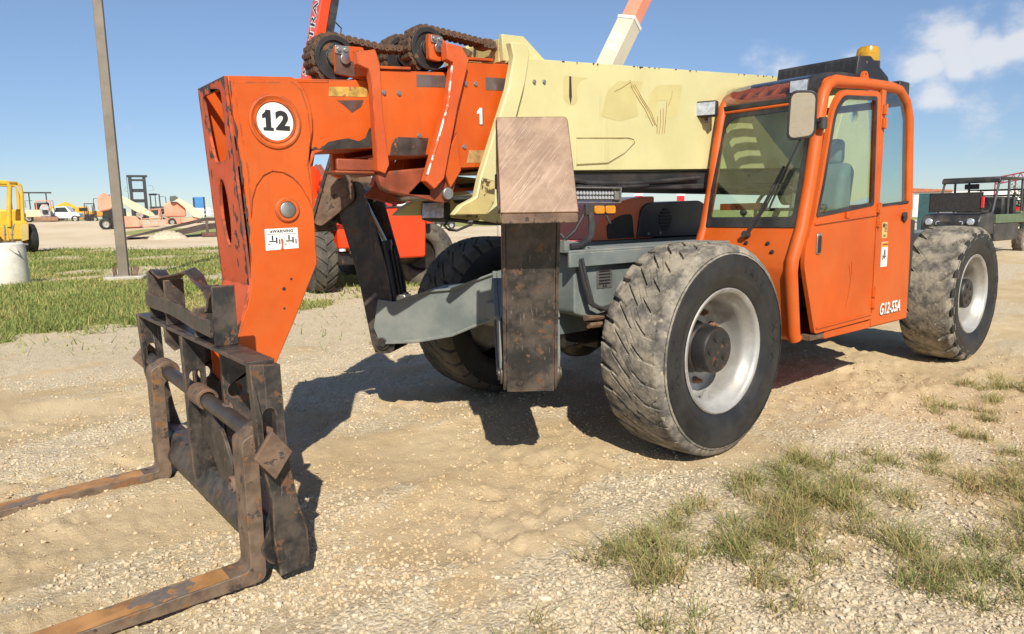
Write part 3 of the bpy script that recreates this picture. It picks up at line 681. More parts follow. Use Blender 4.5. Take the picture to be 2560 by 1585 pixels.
# ---- outriggers (splayed 53 degrees from the machine axis)
def outrigger(sg):
    px, py, pz = 1.12, .76*sg, .60
    O = V(px, py, 0); out = V(.6, .8*sg, 0); sd = V(.8, -.6*sg, 0)*(-sg)      # sd: axis of the pins
    def plate(mb, poly, s0, s1, holes=()):
        A = O + sd*s0; n = out.cross(V(0, 0, 1)); t = (s1-s0)*(1 if n.dot(sd) > 0 else -1)
        return mb.prism(poly, A, out, (0, 0, 1), t, holes)
    tagw = 'near' if sg > 0 else 'far'
    # arm from the frame to the pin
    side = [(.02, .60), (.06, .70), (.02, .90), (-.10, .885), (-.14, .90), (-.36, .97), (-.52, .985), (-.84, 1.10), (-.84, .80), (-.52, .665), (-.25, .612), (-.05, .60)]
    arm = MB(); plate(arm, side, -.165, -.150); plate(arm, side, .150, .165)
    plate(arm, [(-.14, .885), (-.36, .955), (-.52, .97), (-.84, 1.085), (-.84, 1.10), (-.52, .985), (-.36, .97), (-.14, .90)], -.185, .185)
    plate(arm, [(-.03, .605), (-.25, .62), (-.52, .672), (-.84, .805), (-.84, .79), (-.52, .655), (-.25, .602), (-.03, .588)], -.18, .18)
    arm.build('outrigger_arm', grey, T, bevel=.004)
    bp_ = MB(); plate(bp_, rrect(-.14, -.02, .80, .92, .02), -.05, .05); bp_.build('valve_block', zinc, T, bevel=.006)
    # leg: two side plates closed on the outer face
    legp = rounded([(.085, .56), (.165, 1.03), (.335, 1.66), (.30, 1.72), (.11, 1.70), (-.065, 1.03), (-.085, .56), (-.05, .515), (.045, .515)], [.03, .1, .05, .05, .05, .1, .04, .03, .03])
    if sg > 0:      # the near leg hangs a little lower with a full-width front face
        pass
    lg = MB(); plate(lg, legp, .128, .146); plate(lg, legp, -.146, -.128)
    leg = lg.build('outrigger_leg', black, T, 'near black outrigger leg standing upright' if sg > 0 else 'far black outrigger leg leaning outwards', bevel=.004)
    fr = MB(); plate(fr, [(.075, .52), (.155, 1.03), (.30, 1.56), (.282, 1.565), (.137, 1.035), (.057, .52)], -.1275, .1275)
    plate(fr, [(-.04, .516), (.075, .516), (.075, .53), (-.04, .53)], -.1275, .1275)
    fr.build('leg_face', black, leg, bevel=.003)
    for zz, oo, rr in ((.60, 0, .055), (1.63, .235, .06)):
        c0 = O + out*oo + V(0, 0, zz)
        pn = MB().cyl(c0+sd*-.176, c0+sd*.176, rr*.62, n=20); pn.cyl(c0+sd*.1465, c0+sd*.162, rr, n=28).cyl(c0-sd*.162, c0-sd*.1465, rr, n=28)
        pn.build('pivot_pin', rusty if zz > 1 else black, leg, bevel=.003)
    cy0 = O + out*-.055 + V(0, 0, .74); cy1 = O + out*.07 + V(0, 0, 1.50)
    dv = (cy1-cy0).normalized()
    MB().cyl(cy0, cy0+dv*.55, .052, n=20).cyl(cy0+dv*.52, cy0+dv*.56, .06, n=20).cyl(O+out*.20+V(0, 0, 1.62)-sd*.12, O+out*.20+V(0, 0, 1.62)+sd*.12, .062, n=20).build('hydraulic_cylinder', blackclean, leg)
    MB().cyl(cy0+dv*.55, O+out*.19+V(0, 0, 1.60), .032, n=20).build('cylinder_rod', chrome, leg)
    hz = MB()
    for q in (-.02, .02): hz.tube([O+out*-.12+sd*q+V(0, 0, z_) for z_ in (.93, .86, .80)], .014, 8)
    for q in (-.028, .028): hz.tube([cy0+dv*.02+out*-.06+sd*q, cy0+dv*.5+out*-.06+sd*q], .010, 8)
    hz.build('hose', blackpl, leg)
    # foot with its ground plate folded up and outwards
    ft = MB(); fpoly = rounded([(.285, 1.93), (.44 if sg > 0 else .475, 1.485 if sg > 0 else 1.425), (.42, 1.47 if sg > 0 else 1.40), (.33, 1.50 if sg > 0 else 1.46), (.155, 1.58), (.165, 1.70), (.235, 1.90)], [.02, .02, .03, .05, .04, .04, .03])
    plate(ft, fpoly, .150, .168); plate(ft, fpoly, -.168, -.150)
    ft.build('foot_bracket', rusty if sg < 0 else black, leg, bevel=.004)
    pd = ((V(.452, 1.468, 0) if sg > 0 else V(.475, 1.405, 0))-V(.275, 1.925, 0)); ln = pd.length; pd.normalize()
    Ud = sd; Vd = (out*pd.x + V(0, 0, 1)*pd.y)
    nn = Ud.cross(Vd); th = .022 if nn.dot(out) > 0 else -.022
    C0 = O + out*.285 + V(0, 0, 1.925)
    MB().prism(rounded([(-.165, 0), (.178, 0), (.208, ln), (-.158, ln)] if sg > 0 else [(-.172, 0), (.172, 0), (.184, ln), (-.184, ln)], [.006, .025, .008, .008]), C0, Ud, Vd, th).build('foot_pad', padscr if sg > 0 else black, leg, 'bare brown scratched foot plate facing outwards' if sg > 0 else None, bevel=.004)
    e0 = C0 + Vd*ln
    MB().prism(rrect(-.156 if sg > 0 else -.18, .206 if sg > 0 else .18, -.042, .004, .012), e0 + out*.018, Ud, V(0, 0, 1), .02 if Ud.cross(V(0, 0, 1)).dot(out) < 0 else -.02).build('foot_lip', rusty, leg, bevel=.004)
    if sg > 0:      # scraped bright streaks in the pad
        rs = random.Random(5); sc_m = MB()
        for k in range(60):
            a0 = rs.uniform(-.15, .13); b0 = rs.uniform(.06, ln-.05); l_ = rs.uniform(.02, .12); dx = l_*.62; dy = -l_*.78; wd = rs.uniform(.0002, .0007)
            a1, b1 = min(a0+dx, .16), max(b0+dy, .02)
            sc_m.prism([(a0, b0), (a0+wd, b0+wd), (a1+wd, b1+wd), (a1, b1)], C0 + (out-V(0, 0, 1)*(-.38)).normalized()*0 + (Ud.cross(Vd)*th).normalized()*.0225, Ud, Vd, .0006 if th > 0 else -.0006)
        sc_m.build('scratches', M('bright_scratch', (.42, .33, .26), .5, metal=.2, var=.2, scale=30), leg)
padscr = bpy.data.materials.new('scraped_pad'); padscr.use_nodes = True
_t = NT(padscr.node_tree); _b = padscr.node_tree.nodes['Principled BSDF']; _P = _t.n('ShaderNodeTexCoord').outputs['Object']
_sv = _t.n('ShaderNodeCombineXYZ', {0: _t.math('MULTIPLY', _t.vmath('DOT_PRODUCT', _P, (-.496, .372, .785)).outputs['Value'], 2.2), 1: _t.math('MULTIPLY', _t.vmath('DOT_PRODUCT', _P, (.628, -.471, .62)).outputs['Value'], 42.0)}).outputs[0]
_s1 = _t.math('MULTIPLY', _t.step(_t.noise(_sv, 1.6, 6, .7), .50, .74), .5); _s2 = _t.step(_t.noise(_P, 7, 6, .65), .35, .65)
_c = _t.mix(_s2, (.15, .080, .042), (.25, .155, .095))
_t.t.links.new(_t.mix(_s1, _c, (.46, .35, .26)), _b.inputs['Base Color']); _b.inputs['Metallic'].default_value = .1; _b.inputs['Roughness'].default_value = .55
outrigger(1); outrigger(-1)
MB().bx(.30, .66, -.40, .40, .70, .90).xz(rounded([(.6605, .70), (.80, .78), (.80, .90), (.6605, .93)], .02), -.20, .28).build('front_crossmember', grey, T, bevel=.02)
MB().bx(.80, .93, .30, .42, .72, 1.02).build('arm_gusset', grey, T, bevel=.03)
# ---- boom head
hs = [(2.46, 2.122), (2.442, 1.90), (2.42, 1.67), (2.409, 1.45), (2.411, 1.25), (2.42, 1.13), (2.442, 1.05), (2.482, .96), (2.516, .84), (2.51, .66), (2.47, .60), (2.38, .60), (2.335, .72), (2.22, .94), (2.076, 1.235), (2.078, 1.50), (2.076, 1.70), (2.090, 1.77), (2.075, 1.83), (2.060, 1.90), (2.058, 1.97), (2.072, 2.05), (2.10, 2.11), (2.15, 2.148)]
hd = MB().xz(hs, .192, .212).xz(hs, -.212, -.192)
hd.xz([(2.40, 2.105), (1.95, 2.140), (1.95, 2.158), (2.40, 2.123)], -.1915, .1915)
hd.xz([(2.094, 1.24), (2.094, 1.72), (2.06, 1.80), (1.97, 1.828), (1.97, 1.815), (2.045, 1.787), (2.078, 1.71), (2.079, 1.24)], -.1915, .1915)
hd.xz([(2.35, .74), (2.24, .945), (2.094, 1.238), (2.079, 1.234), (2.223, .938), (2.338, .722)], -.1915, .1915)
head = hd.build('boom_head', orange, T, 'orange boom head, paint chipped to dark metal along its edges', bevel=.004)
vz = V(.05, 0, .972).normalized(); L_ = .972
win = rounded([(.065, .925), (.345, .925), (.338, .68), (.30, .60), (.135, .60), (.095, .72)], [.03, .03, .02, .03, .03, .02])
slot = [(.19+.062*math.cos(a), .35+.165*math.sin(a)) for a in [2*math.pi*i/24 for i in range(24)]]
fp = MB().prism([(0, 0), (.416, 0), (.416, L_), (0, L_)], (2.4115, -.208, 1.15), (0, 1, 0), vz, .014, [win, slot])
v2 = V(.098, 0, -.31).normalized()
fp.prism([(0, 0), (.416, 0), (.416, .335), (0, .335)], (2.4125, -.208, 1.148), (0, 1, 0), v2, -.013)
fp.build('front_plate', orangefront, head, 'faded front plate of the boom head with two openings', bevel=.003)
MB().xz([(2.36, 2.09), (2.20, 2.10), (2.17, 1.72), (2.30, 1.70)], -.190, -.16).bx(2.12, 2.15, -.19, .19, 1.1, 2.1).bx(2.14, 2.40, -.19, .19, 1.705, 1.72).build('inner_web', orange, head)
MB().lathe([(.15, -.03), (.155, -.02), (.135, 0), (.155, .02), (.15, .03)], (2.23, .03, 1.49), (0, 1, 0), 32).build('inner_sheave', sheavem, head)
def ragged(n, w0, w1, seed, ln=1.0):
    r_s = random.Random(seed); out = []
    for i in range(n+1):
        w_ = r_s.uniform(w0, w1) if r_s.random() > .35 else w0*.3
        out.append((ln*i/n, w_))
    return [(0, 0), (ln, 0)] + out[::-1]
chipm = M('chipped_dark_steel', (.050, .042, .040), .6, var=.3, scale=20, bump=.4)
fo = V(2.4115, -.208, 1.15) + (V(0, 1, 0).cross(vz))*.0142
for k, (o_, u_d, v_d, ln, w0, w1, n) in enumerate(((fo+V(0, .414, 0)+vz*.97, -vz, V(0, -1, 0), .97, .006, .034, 46), (fo+vz*.970, V(0, 1, 0), -vz, .416, .008, .050, 26), (fo+V(0, .002, 0), vz, V(0, 1, 0), .95, .001, .018, 40))):
    MB().prism(ragged(n, w0, w1, 31+k, ln), o_, u_d, v_d, .0006 if u_d.cross(v_d).x > 0 else -.0006).build('chipped_edge', chipm, head)
for k, (ya, za) in enumerate(((.36, .62), (.37, .45), (.335, .20), (.05, .55), (.06, .80), (.29, .10), (.345, .33))):
    r_s = random.Random(70+k); MB().prism([(ya+r_s.uniform(.4, 1)*.014*math.cos(a), za+r_s.uniform(.4, 1)*.034*math.sin(a)) for a in [2*math.pi*i/11 for i in range(11)]], fo, (0, 1, 0), vz, .0006).build('paint_chip', chipm, head)
MB().prism(ragged(30, .002, .016, 47, .90), (2.455, .2122, 2.10), V(-.05, 0, -.93), (-1, 0, 0), .0005 if V(-.05, 0, -.93).cross(V(-1, 0, 0)).y > 0 else -.0005).build('chipped_edge', chipm, head)
MB().prism(ragged(14, .004, .020, 53, .30), (2.30, .1916, 1.796), (-1, 0, .05), (0, 0, 1), .0005 if V(-1, 0, 0).cross(V(0, 0, 1)).y > 0 else -.0005).build('chipped_edge', chipm, head)
arch = [(2.083, 1.50), (2.105, 1.56), (2.14, 1.622), (2.18, 1.664), (2.23, 1.690), (2.281, 1.694), (2.325, 1.672), (2.362, 1.625), (2.385, 1.56), (2.397, 1.47)]
MB().xz([(2.438, 2.096), (2.15, 2.124), (2.11, 2.09), (2.082, 2.0), (2.073, 1.88), (2.085, 1.80), (2.098, 1.73), (2.085, 1.60)]+arch[0:]+[(2.399, 1.68), (2.42, 1.90)], .2121, .2185).build('cover_plate', orange, head, bevel=.002)
MB().lathe([(.128, 0), (.128, .007), (.118, .010), (.110, .006), (.102, .003), (.100, .008), (.094, .008), (.092, .002), (.0, .002)], (2.253, .2186, 1.929), (0, 1, 0), 56).build('number_ring', orange, head)
MB().lathe([(.089, 0), (.089, .0012), (0, .0012)], (2.253, .2206, 1.929), (0, 1, 0), 48).build('number_disc', white, head)
text('12', .118, (2.252, .2232, 1.930), (-1, 0, 0), (0, 0, 1), inkm, 'number_twelve', head, .0006, .0058, 0, 1.06, 1.12)
MB().bx(2.2625, 2.3125, .2226, .2236, 1.884, 1.899).build('numeral_foot', inkm, head)
MB().xz([(2.292, 1.972), (2.300, 1.972), (2.316, 1.957), (2.316, 1.940), (2.292, 1.948)], .2226, .2236).build('numeral_flag', inkm, head)
MB().lathe([(.062, 0), (.062, .006), (.055, .012), (.040, .012), (.040, .0)], (2.217, .2122, 1.508), (0, 1, 0), 40).build('pin_boss', orange, head)
MB().lathe([(.0375, 0), (.0375, .011), (.034, .013), (0, .013)], (2.217, .2122, 1.508), (0, 1, 0), 32).build('pivot_pin', zinc, head)
MB().xz([(2.336, 1.312), (2.170, 1.318), (2.170, 1.420), (2.336, 1.416)], .2122, .2134).build('warning_sticker', white, head, 'torn white warning sticker')
text('WARNING', .021, (2.246, .2140, 1.404), (-1, 0, .02), (0, 0, 1), inkm, 'sticker_lettering', head, .0005, .0006, 0, 1.05)
MB().xz([(2.297, 1.398), (2.311, 1.398), (2.304, 1.411)], .2136, .2142).build('warning_triangle', inkm, head)
MB().bx(2.178, 2.33, .2136, .2141, 1.3895, 1.3915).build('sticker_rule', inkm, head)
for q in (0, -.083):
    for k, (a0, a1, b0, b1) in enumerate(((2.296, 2.304, 1.36, 1.384), (2.276, 2.284, 1.345, 1.375), (2.285, 2.318, 1.352, 1.358), (2.312, 2.326, 1.338, 1.342), (2.262, 2.268, 1.34, 1.365))):
        MB().bx(a0+q, a1+q, .2136, .2141, b0, b1).build('sticker_figure', inkm, head)
MB().xz([(2.262, 1.313), (2.246, 1.3135), (2.250, 1.33), (2.246, 1.352), (2.250, 1.368), (2.259, 1.366), (2.256, 1.335)], .2142, .2146).build('sticker_tear', orange, head)
for (a, b_, rr) in ((2.258, 1.118, .009), (2.262, 1.02, .006), (2.218, 1.165, .006)): MB().lathe([(rr, 0), (rr, .0012), (0, .0012)], (a, .2124, b_), (0, 1, 0), 12).build('bolt_hole', darkgrease, head)
# ---- telescoping sections
def box_section(name, pts, h, mat, label=None, th=.016):
    """hollow box section with open front end: (x,z) outline front-bottom, front-top, rear-top, rear-bottom"""
    (xb, zb), (xt, zt), (xr, zr), (xq, zq) = pts
    m = MB().xz(pts, h-th, h).xz(pts, -h, -h+th)
    m.xz([(xt, zt), (xr, zr), (xr, zr-th), (xt, zt-th)], -h+th+.0005, h-th-.0005).xz([(xb, zb), (xq, zq), (xq, zq+th), (xb, zb+th)], -h+th+.0005, h-th-.0005)
    return m.build(name, mat, T, label, bevel=.004)
fly = box_section('fly_section', [(2.06, 1.802), (2.20, 2.142), (1.1, 2.225), (1.1, 1.875)], .190, orange, 'orange innermost boom section behind the head')
sec2 = box_section('second_section', [(1.69, 1.785), (1.70, 2.226), (.85, 2.295), (.85, 1.835)], .238, orange, 'second orange boom section with bare wear marks')
sec3 = box_section('third_section', [(1.28, 1.732), (1.18, 2.325), (.45, 2.375), (.45, 1.775)], .268, orange, 'third orange boom section marked with a white 1')
base = box_section('base_section', [(.88, 1.724), (.80, 2.386), (-3.35, 2.665), (-3.35, 1.86)], .300, cream, 'cream boom base section with scratched side and ghost lettering')
def both(poly, y0, y1, name, mat, parent, bevel=.004, label=None):
    for s in (1, -1):
        o = MB().xz(poly, min(s*y0, s*y1), max(s*y0, s*y1)).build(name, mat, parent, label if s > 0 else None, bevel=bevel)
both([(1.835, 2.292), (1.73, 2.318), (1.706, 2.25), (1.70, 2.0), (1.674, 1.74), (1.70, 1.69), (1.745, 1.705), (1.757, 2.14), (1.772, 2.215), (1.835, 2.232)], .2385, .285, 'collar', collarp, sec2)
both([(1.315, 2.398), (1.215, 2.392), (1.165, 2.33), (1.246, 2.08), (1.355, 1.67), (1.42, 1.612), (1.475, 1.655), (1.318, 2.074), (1.272, 2.30), (1.315, 2.31)], .2685, .325, 'collar', collarp, sec3)
MB().tube([(1.278, .318, 2.28), (1.318, .326, 2.07), (1.40, .326, 1.85), (1.463, .322, 1.69)], .0065, 8).build('chipped_weld', M('chipped_white', (.74, .66, .60), .6, var=.2, scale=20, chips=((.66, .14, .05), .50, 14)), sec3)
both([(.885, 2.455), (.775, 2.462), (.738, 2.41), (.778, 2.235), (.955, 1.74), (.945, 1.55), (1.08, 1.466), (1.318, 1.468), (1.262, 1.522), (1.155, 1.569), (1.120, 1.688), (.905, 2.20), (.862, 2.38)], .3005, .352, 'collar', cream, base, .008)
both([(1.09, 1.470), (1.312, 1.472), (1.258, 1.518), (1.150, 1.565), (1.116, 1.68), (1.02, 1.66), (1.03, 1.54)], .3525, .356, 'stained_patch', creamdirty, base, .002)
both([(.83, 2.535), (.66, 2.545), (.49, 2.432), (.49, 2.405), (.82, 2.382)], .165, .200, 'chain_anchor', cream, base, .004)
MB().bx(.805, .828, -.1645, .1645, 2.38, 2.515).build('anchor_plate', creamdirty, base, bevel=.004)
# wear marks
both([(1.955, 2.078), (1.74, 2.092), (1.74, 2.142), (1.952, 2.124)], .1905, .1918, 'wear_mark', M('rubbed_yellow', (.52, .32, .07), .5, var=.4, scale=14, streak=((.72, .25, .05), .8, (2, 2, 40)), chips=((.28, .12, .04), .55, 20)), fly, 0)
both([(1.91, 2.060), (1.76, 2.075), (1.775, 2.04), (1.83, 2.005), (1.875, 2.04)], .1905, .1916, 'bare_patch', M('bare_brown', (.10, .055, .045), .5, var=.3, scale=10), fly, 0)
both([(2.02, 1.807), (1.71, 1.835), (1.71, 1.945), (1.735, 1.93), (1.76, 1.88), (1.80, 1.862), (1.86, 1.874), (1.92, 1.862), (1.97, 1.85)], .1905, .1917, 'grease_patch', M('dark_grease', (.035, .028, .024), .75, var=.4, scale=14, bump=1.0), fly, 0)
both([(1.461, 2.165), (1.275, 2.178), (1.262, 2.243), (1.459, 2.229)], .2385, .2397, 'wear_mark', M('bare_grey_patch', (.17, .13, .115), .32, metal=.5, var=.35, scale=10), sec2, 0)
both([(1.645, 1.792), (1.42, 1.80), (1.395, 1.895), (1.60, 1.890), (1.63, 1.85)], .2385, .2397, 'wear_mark', M('bare_dark_patch', (.085, .062, .05), .4, metal=.4, var=.5, scale=10, chips=((.62, .17, .03), .60, 7)), sec2, 0)
both([(1.01, 2.185), (.86, 2.195), (.86, 2.265), (1.01, 2.257)], .2685, .2697, 'wear_mark', MATS['bare_grey_patch'], sec3, 0)
both([(1.16, 1.765), (.92, 1.775), (.92, 1.845), (1.14, 1.838)], .2685, .2697, 'wear_mark', M('rubbed_tan', (.42, .25, .10), .5, var=.4, scale=12, chips=((.05, .04, .035), .57, 12)), sec3, 0)
text('1', .125, (1.050, .2688, 2.030), (-1, 0, 0), (0, 0, 1), inkw, 'number_one', sec3, .0006, .0035)
MB().xz([(1.052, 2.076), (1.060, 2.076), (1.078, 2.060), (1.078, 2.044), (1.052, 2.056)], .2690, .2696).build('number_flag', inkw, sec3)
text('1', .125, (1.046, .2682, 2.026), (-1, 0, 0), (0, 0, 1), M('brown_outline', (.13, .03, .02), .5), 'number_one_outline', sec3, .0004, .006)
bolt = None
for x_, z_, h_, par in ((1.665, 2.115, .2385, sec2), (1.575, 2.12, .2385, sec2), (1.455, 1.905, .2385, sec2), (1.155, 2.205, .2685, sec3), (1.085, 2.212, .2685, sec3), (1.175, 1.855, .2685, sec3), (.665, 2.26, .3005, base), (.585, 2.268, .3005, base)):
    if bolt is None: bolt = MB().lathe([(.014, 0), (.014, .003), (.010, .003), (.010, .010), (0, .011)], (0, 0, 0), (0, 1, 0), 10).build('bolt', zinc); o = bolt
    else: o = dup(bolt)
    o.parent = par; o.location = (x_, h_, z_)
# lugs / ears on section tops
both([(1.69, 2.232), (1.50, 2.248), (1.50, 2.262), (1.69, 2.247)], .205, .250, 'top_rail', orange, sec2, .002)
both([(1.155, 2.336), (.96, 2.350), (.96, 2.364), (1.155, 2.351)], .235, .282, 'top_rail', orange, sec3, .002)
# pad housings below each section
MB().bx(1.70, 1.96, .10, .235, 1.690, 1.705).bx(1.72, 1.95, .215, .2345, 1.7055, 1.765).bx(1.66, 1.72, -.10, .23, 1.69, 1.78).build('pad_housing', brownish, sec2, bevel=.006)
MB().xz(rounded([(1.735, 1.70), (1.40, 1.735), (1.40, 1.57), (1.56, 1.575), (1.715, 1.605)], [.02, .02, .02, .04, .05]), .215, .262).build('pad_housing', brownish, sec3, bevel=.01)
both(rounded([(1.475, 1.66), (1.56, 1.585), (1.335, 1.535), (1.265, 1.545), (1.255, 1.60), (1.20, 1.735), (1.36, 1.735)], [.03, .02, .04, .04, .03, .02, .02]), .240, .262, 'cylinder_lug', brownish, sec3, .004)
both([(1.345, 1.74), (1.235, 1.93), (1.215, 1.72), (1.29, 1.62)], .2685, .290, 'gusset', orange, sec3, .003)
MB().cyl((1.305, -.29, 1.590), (1.305, .29, 1.590), .034, n=24).build('lug_pin', zinc, sec3, bevel=.004)
MB().cyl((1.27, .12, 1.585), (.95, .12, 1.60), .036, n=24).build('telescope_rod', chrome, sec3)
MB().cyl((.97, .12, 1.60), (.2, .12, 1.68), .060, n=24).cyl((.97, -.12, 1.60), (.2, -.12, 1.68), .06, n=24).build('telescope_cylinder', darkgrease, base)
both(rounded([(.98, 1.72), (.70, 1.70), (.66, 1.50), (.80, 1.40), (1.02, 1.44)], .05), .16, .19, 'cylinder_bracket', creamdirty, base, .006)
# base section details
both([(.37, 2.325), (.355, 2.325), (.350, 2.20), (.36, 2.155), (.372, 2.20)], .3005, .3040, 'slot_gouge', M('dark_gouge', (.05, .03, .03), .6), base, 0)
ghost = M('ghost_letter_cream', (.53, .46, .205), .55, var=.08, scale=3)
both(rounded([(.08, 2.10), (.02, 2.27), (-.08, 2.34), (-.34, 2.365), (-.27, 2.20), (-.30, 2.13), (-.10, 2.08)], .02), .3005, .3012, 'ghost_letter', ghost, base, 0)
both(rounded([(-.36, 2.13), (-.42, 2.30), (-.50, 2.355), (-.78, 2.385), (-.72, 2.16), (-.60, 2.13), (-.62, 2.26), (-.50, 2.25), (-.47, 2.12)], .015), .3005, .3012, 'ghost_letter', ghost, base, 0)
both(rounded([(.19, 2.33), (.27, 2.31), (.31, 2.25), (.29, 2.18), (.34, 2.14), (.42, 2.17), (.42, 2.325)], .03), .3005, .3008, 'ghost_letter', ghost, base, 0)
for k in range(22):
    r_s = random.Random(900+k); xx = r_s.uniform(-2.0, .45); zt = 2.386+(.80-xx)*(2.665-2.386)/4.15; wn = r_s.uniform(.006, .03)
    MB().xz([(xx, zt-.001), (xx+wn, zt-.001-wn*.067), (xx+wn*.6, zt-r_s.uniform(.006, .02)), (xx+wn*.2, zt-r_s.uniform(.004, .012))], .3004, .3010).build('rust_nick', chipm, base)
gg_ = M('gouge_brown', (.30, .18, .06), .6, var=.3, scale=30)
gou = [[(-.20, 2.36), (-.215, 2.33), (-.23, 2.30)], [(-.205, 2.345), (-.12, 2.30), (-.05, 2.27)], [(-.23, 2.33), (-.31, 2.25), (-.41, 2.16), (-.47, 2.08)], [(-.25, 2.335), (-.33, 2.25), (-.43, 2.16), (-.49, 2.07)], [(-.21, 2.32), (-.28, 2.25), (-.36, 2.18), (-.45, 2.07)], [(-.53, 2.19), (-.535, 2.10), (-.52, 2.02)], [(-.56, 2.20), (-.565, 2.10), (-.555, 2.02)], [(-.60, 2.25), (-.59, 2.13), (-.58, 2.03)], [(-.66, 2.33), (-.65, 2.28), (-.615, 2.22)], [(-.50, 2.14), (-.495, 2.02)]]
for k, pth in enumerate(gou):
    MB().tube([(a, .3004, b_) for a, b_ in pth], .0030, 6).build('gouge', gg_, base)
MB().tube([(.307, .3006, 1.947), (-.19, .3006, 1.974), (-.245, .3006, 1.968), (-.258, .3006, 1.945), (-.155, .3006, 1.871), (.012, .3006, 1.795), (.308, .3006, 1.775)], .0035, 6).build('seam', M('panel_seam', (.22, .15, .06), .7, var=.3, scale=20), base)
MB().xz([(.307, 1.78), (.012, 1.80), (-.155, 1.873), (-.250, 1.943), (-.19, 1.968), (.307, 1.943)], .3003, .3042).build('doubler_plate', cream, base, bevel=.002)
# ---- chain sheaves and chains
lk = MB()
for yy in (-.042, -.021, 0, .021, .042): lk.prism([(-.032, -.010), (-.024, -.018), (-.012, -.018), (0, -.011), (.012, -.018), (.024, -.018), (.032, -.010), (.032, .010), (.024, .018), (.012, .018), (0, .011), (-.012, .018), (-.024, .018), (-.032, .010)], (0, yy-.006, 0), (1, 0, 0), (0, 0, 1), -.012)
for xx in (-.018, .018): lk.cyl((xx, -.052, 0), (xx, .052, 0), .007, n=8)
link0 = lk.build('chain_link', chainm); link_used = [False]
def chain(path, name, parent, label):
    P = [V(*p) for p in path]; core = MB().tube([tuple(p) for p in P], .010, 6).build(name, sheavem, parent, label)
    L_, i = 0.0, 0; step = .037; nxt = step*.5; acc = 0; k = 0
    for a, b_ in zip(P[:-1], P[1:]):
        sl = (b_-a).length
        while nxt <= acc+sl:
            q = a.lerp(b_, (nxt-acc)/sl); dv = (b_-a).normalized()
            if not link_used[0]: o = link0; link_used[0] = True
            else: o = dup(link0)
            o.parent = core; o.location = q + V(0, .004 if k % 2 else -.004, 0); o.rotation_euler = (0, -math.atan2(dv.z, dv.x), 0); k += 1; nxt += step
        acc += sl
    return core
def sheave(c, r, w, parent):
    MB().lathe([(0, -w*.5), (r*1.06, -w*.5), (r*1.06, -w*.38), (r*.90, -w*.36), (r*.90, w*.36), (r*1.06, w*.38), (r*1.06, w*.5), (r*.82, w*.5), (r*.80, w*.42), (r*.45, w*.42), (r*.43, w*.55), (0, w*.55)], c, (0, 1, 0), 40).build('sheave', sheavem, parent, bevel=.002)
def wrap(c, r, a0, a1, n=14): return [(c[0]+r*math.cos(a), c[1], c[2]+r*math.sin(a)) for a in [math.radians(a0+(a1-a0)*i/n) for i in range(n+1)]]
S1 = (1.885, .085, 2.278); sheave(S1, .108, .13, sec2)
chain(wrap(S1, .115, -70, 88)+[(1.60, .085, 2.372), (1.435, .085, 2.385)], 'lift_chain', sec2, 'rusty leaf chain over the front sheave')
S2 = (1.345, .135, 2.385); sheave(S2, .108, .13, sec3)
chain(wrap(S2, .115, -60, 86)+[(1.1, .135, 2.487), (.915, .135, 2.475)], 'lift_chain', sec3, 'rusty leaf chain over the rear sheave')
S3 = (1.345, -.135, 2.385); sheave(S3, .108, .13, sec3)
chain(wrap(S3, .115, -60, 86)+[(1.1, -.135, 2.487), (.915, -.135, 2.475)], 'lift_chain', sec3, None)
for yy in (.135, -.135):
    MB().xz(rounded([(.95, 2.448), (.95, 2.50), (.89, 2.50), (.86, 2.49), (.86, 2.455), (.89, 2.445)], .01), yy-.05, yy+.05).cyl((.87, yy, 2.472), (.815, yy, 2.468), .021, n=14).build('chain_clevis', rusty, base, bevel=.003)
MB().xz(rounded([(1.45, 2.36), (1.45, 2.41), (1.37, 2.42), (1.36, 2.37)], .012), .045, .125).build('chain_clevis', sheavem, sec3, bevel=.003)
# sheave brackets, pins and keeper plates
MB().xz(rounded([(1.905, 2.335), (1.74, 2.345), (1.72, 2.20), (1.74, 2.17), (1.80, 2.185), (1.905, 2.195)], .012), .158, .180).bx(1.70, 1.80, .158, .245, 2.19, 2.315).build('sheave_bracket', orange, sec2, bevel=.004)
MB().xz([(1.905, 2.30), (1.80, 2.26), (1.80, 2.19), (1.905, 2.195)], .1805, .184).build('bare_patch', MATS['bare_brown'], sec2)
MB().cyl((1.855, .15, 2.27), (1.855, .20, 2.27), .027, n=20).build('sheave_pin', steel, sec2, bevel=.002)
MB().xz(rrect(1.83, 1.905, 2.293, 2.335, .006), .1805, .190).cyl((1.85, .19, 2.314), (1.85, .202, 2.314), .012, n=6).cyl((1.888, .19, 2.314), (1.888, .202, 2.314), .012, n=6).build('keeper_plate', zinc, sec2, bevel=.0015)
MB().xz(rounded([(1.375, 2.455), (1.30, 2.455), (1.215, 2.395), (1.08, 2.345), (1.25, 2.345), (1.30, 2.315), (1.375, 2.320)], .012), .208, .235).bx(1.20, 1.26, .208, .285, 2.33, 2.40).build('sheave_bracket', orange, sec3, bevel=.004)
MB().xz(rounded([(1.375, 2.455), (1.30, 2.455), (1.215, 2.395), (1.08, 2.345), (1.25, 2.345), (1.30, 2.315), (1.375, 2.320)], .012), -.235, -.208).build('sheave_bracket', orange, sec3, bevel=.004)
MB().cyl((1.315, .20, 2.385), (1.315, .255, 2.385), .027, n=20).build('sheave_pin', steel, sec3, bevel=.002)
MB().xz(rrect(1.285, 1.36, 2.41, 2.448, .006), .2355, .244).cyl((1.305, .244, 2.43), (1.305, .256, 2.43), .012, n=6).cyl((1.342, .244, 2.43), (1.342, .256, 2.43), .012, n=6).build('keeper_plate', zinc, sec3, bevel=.0015)
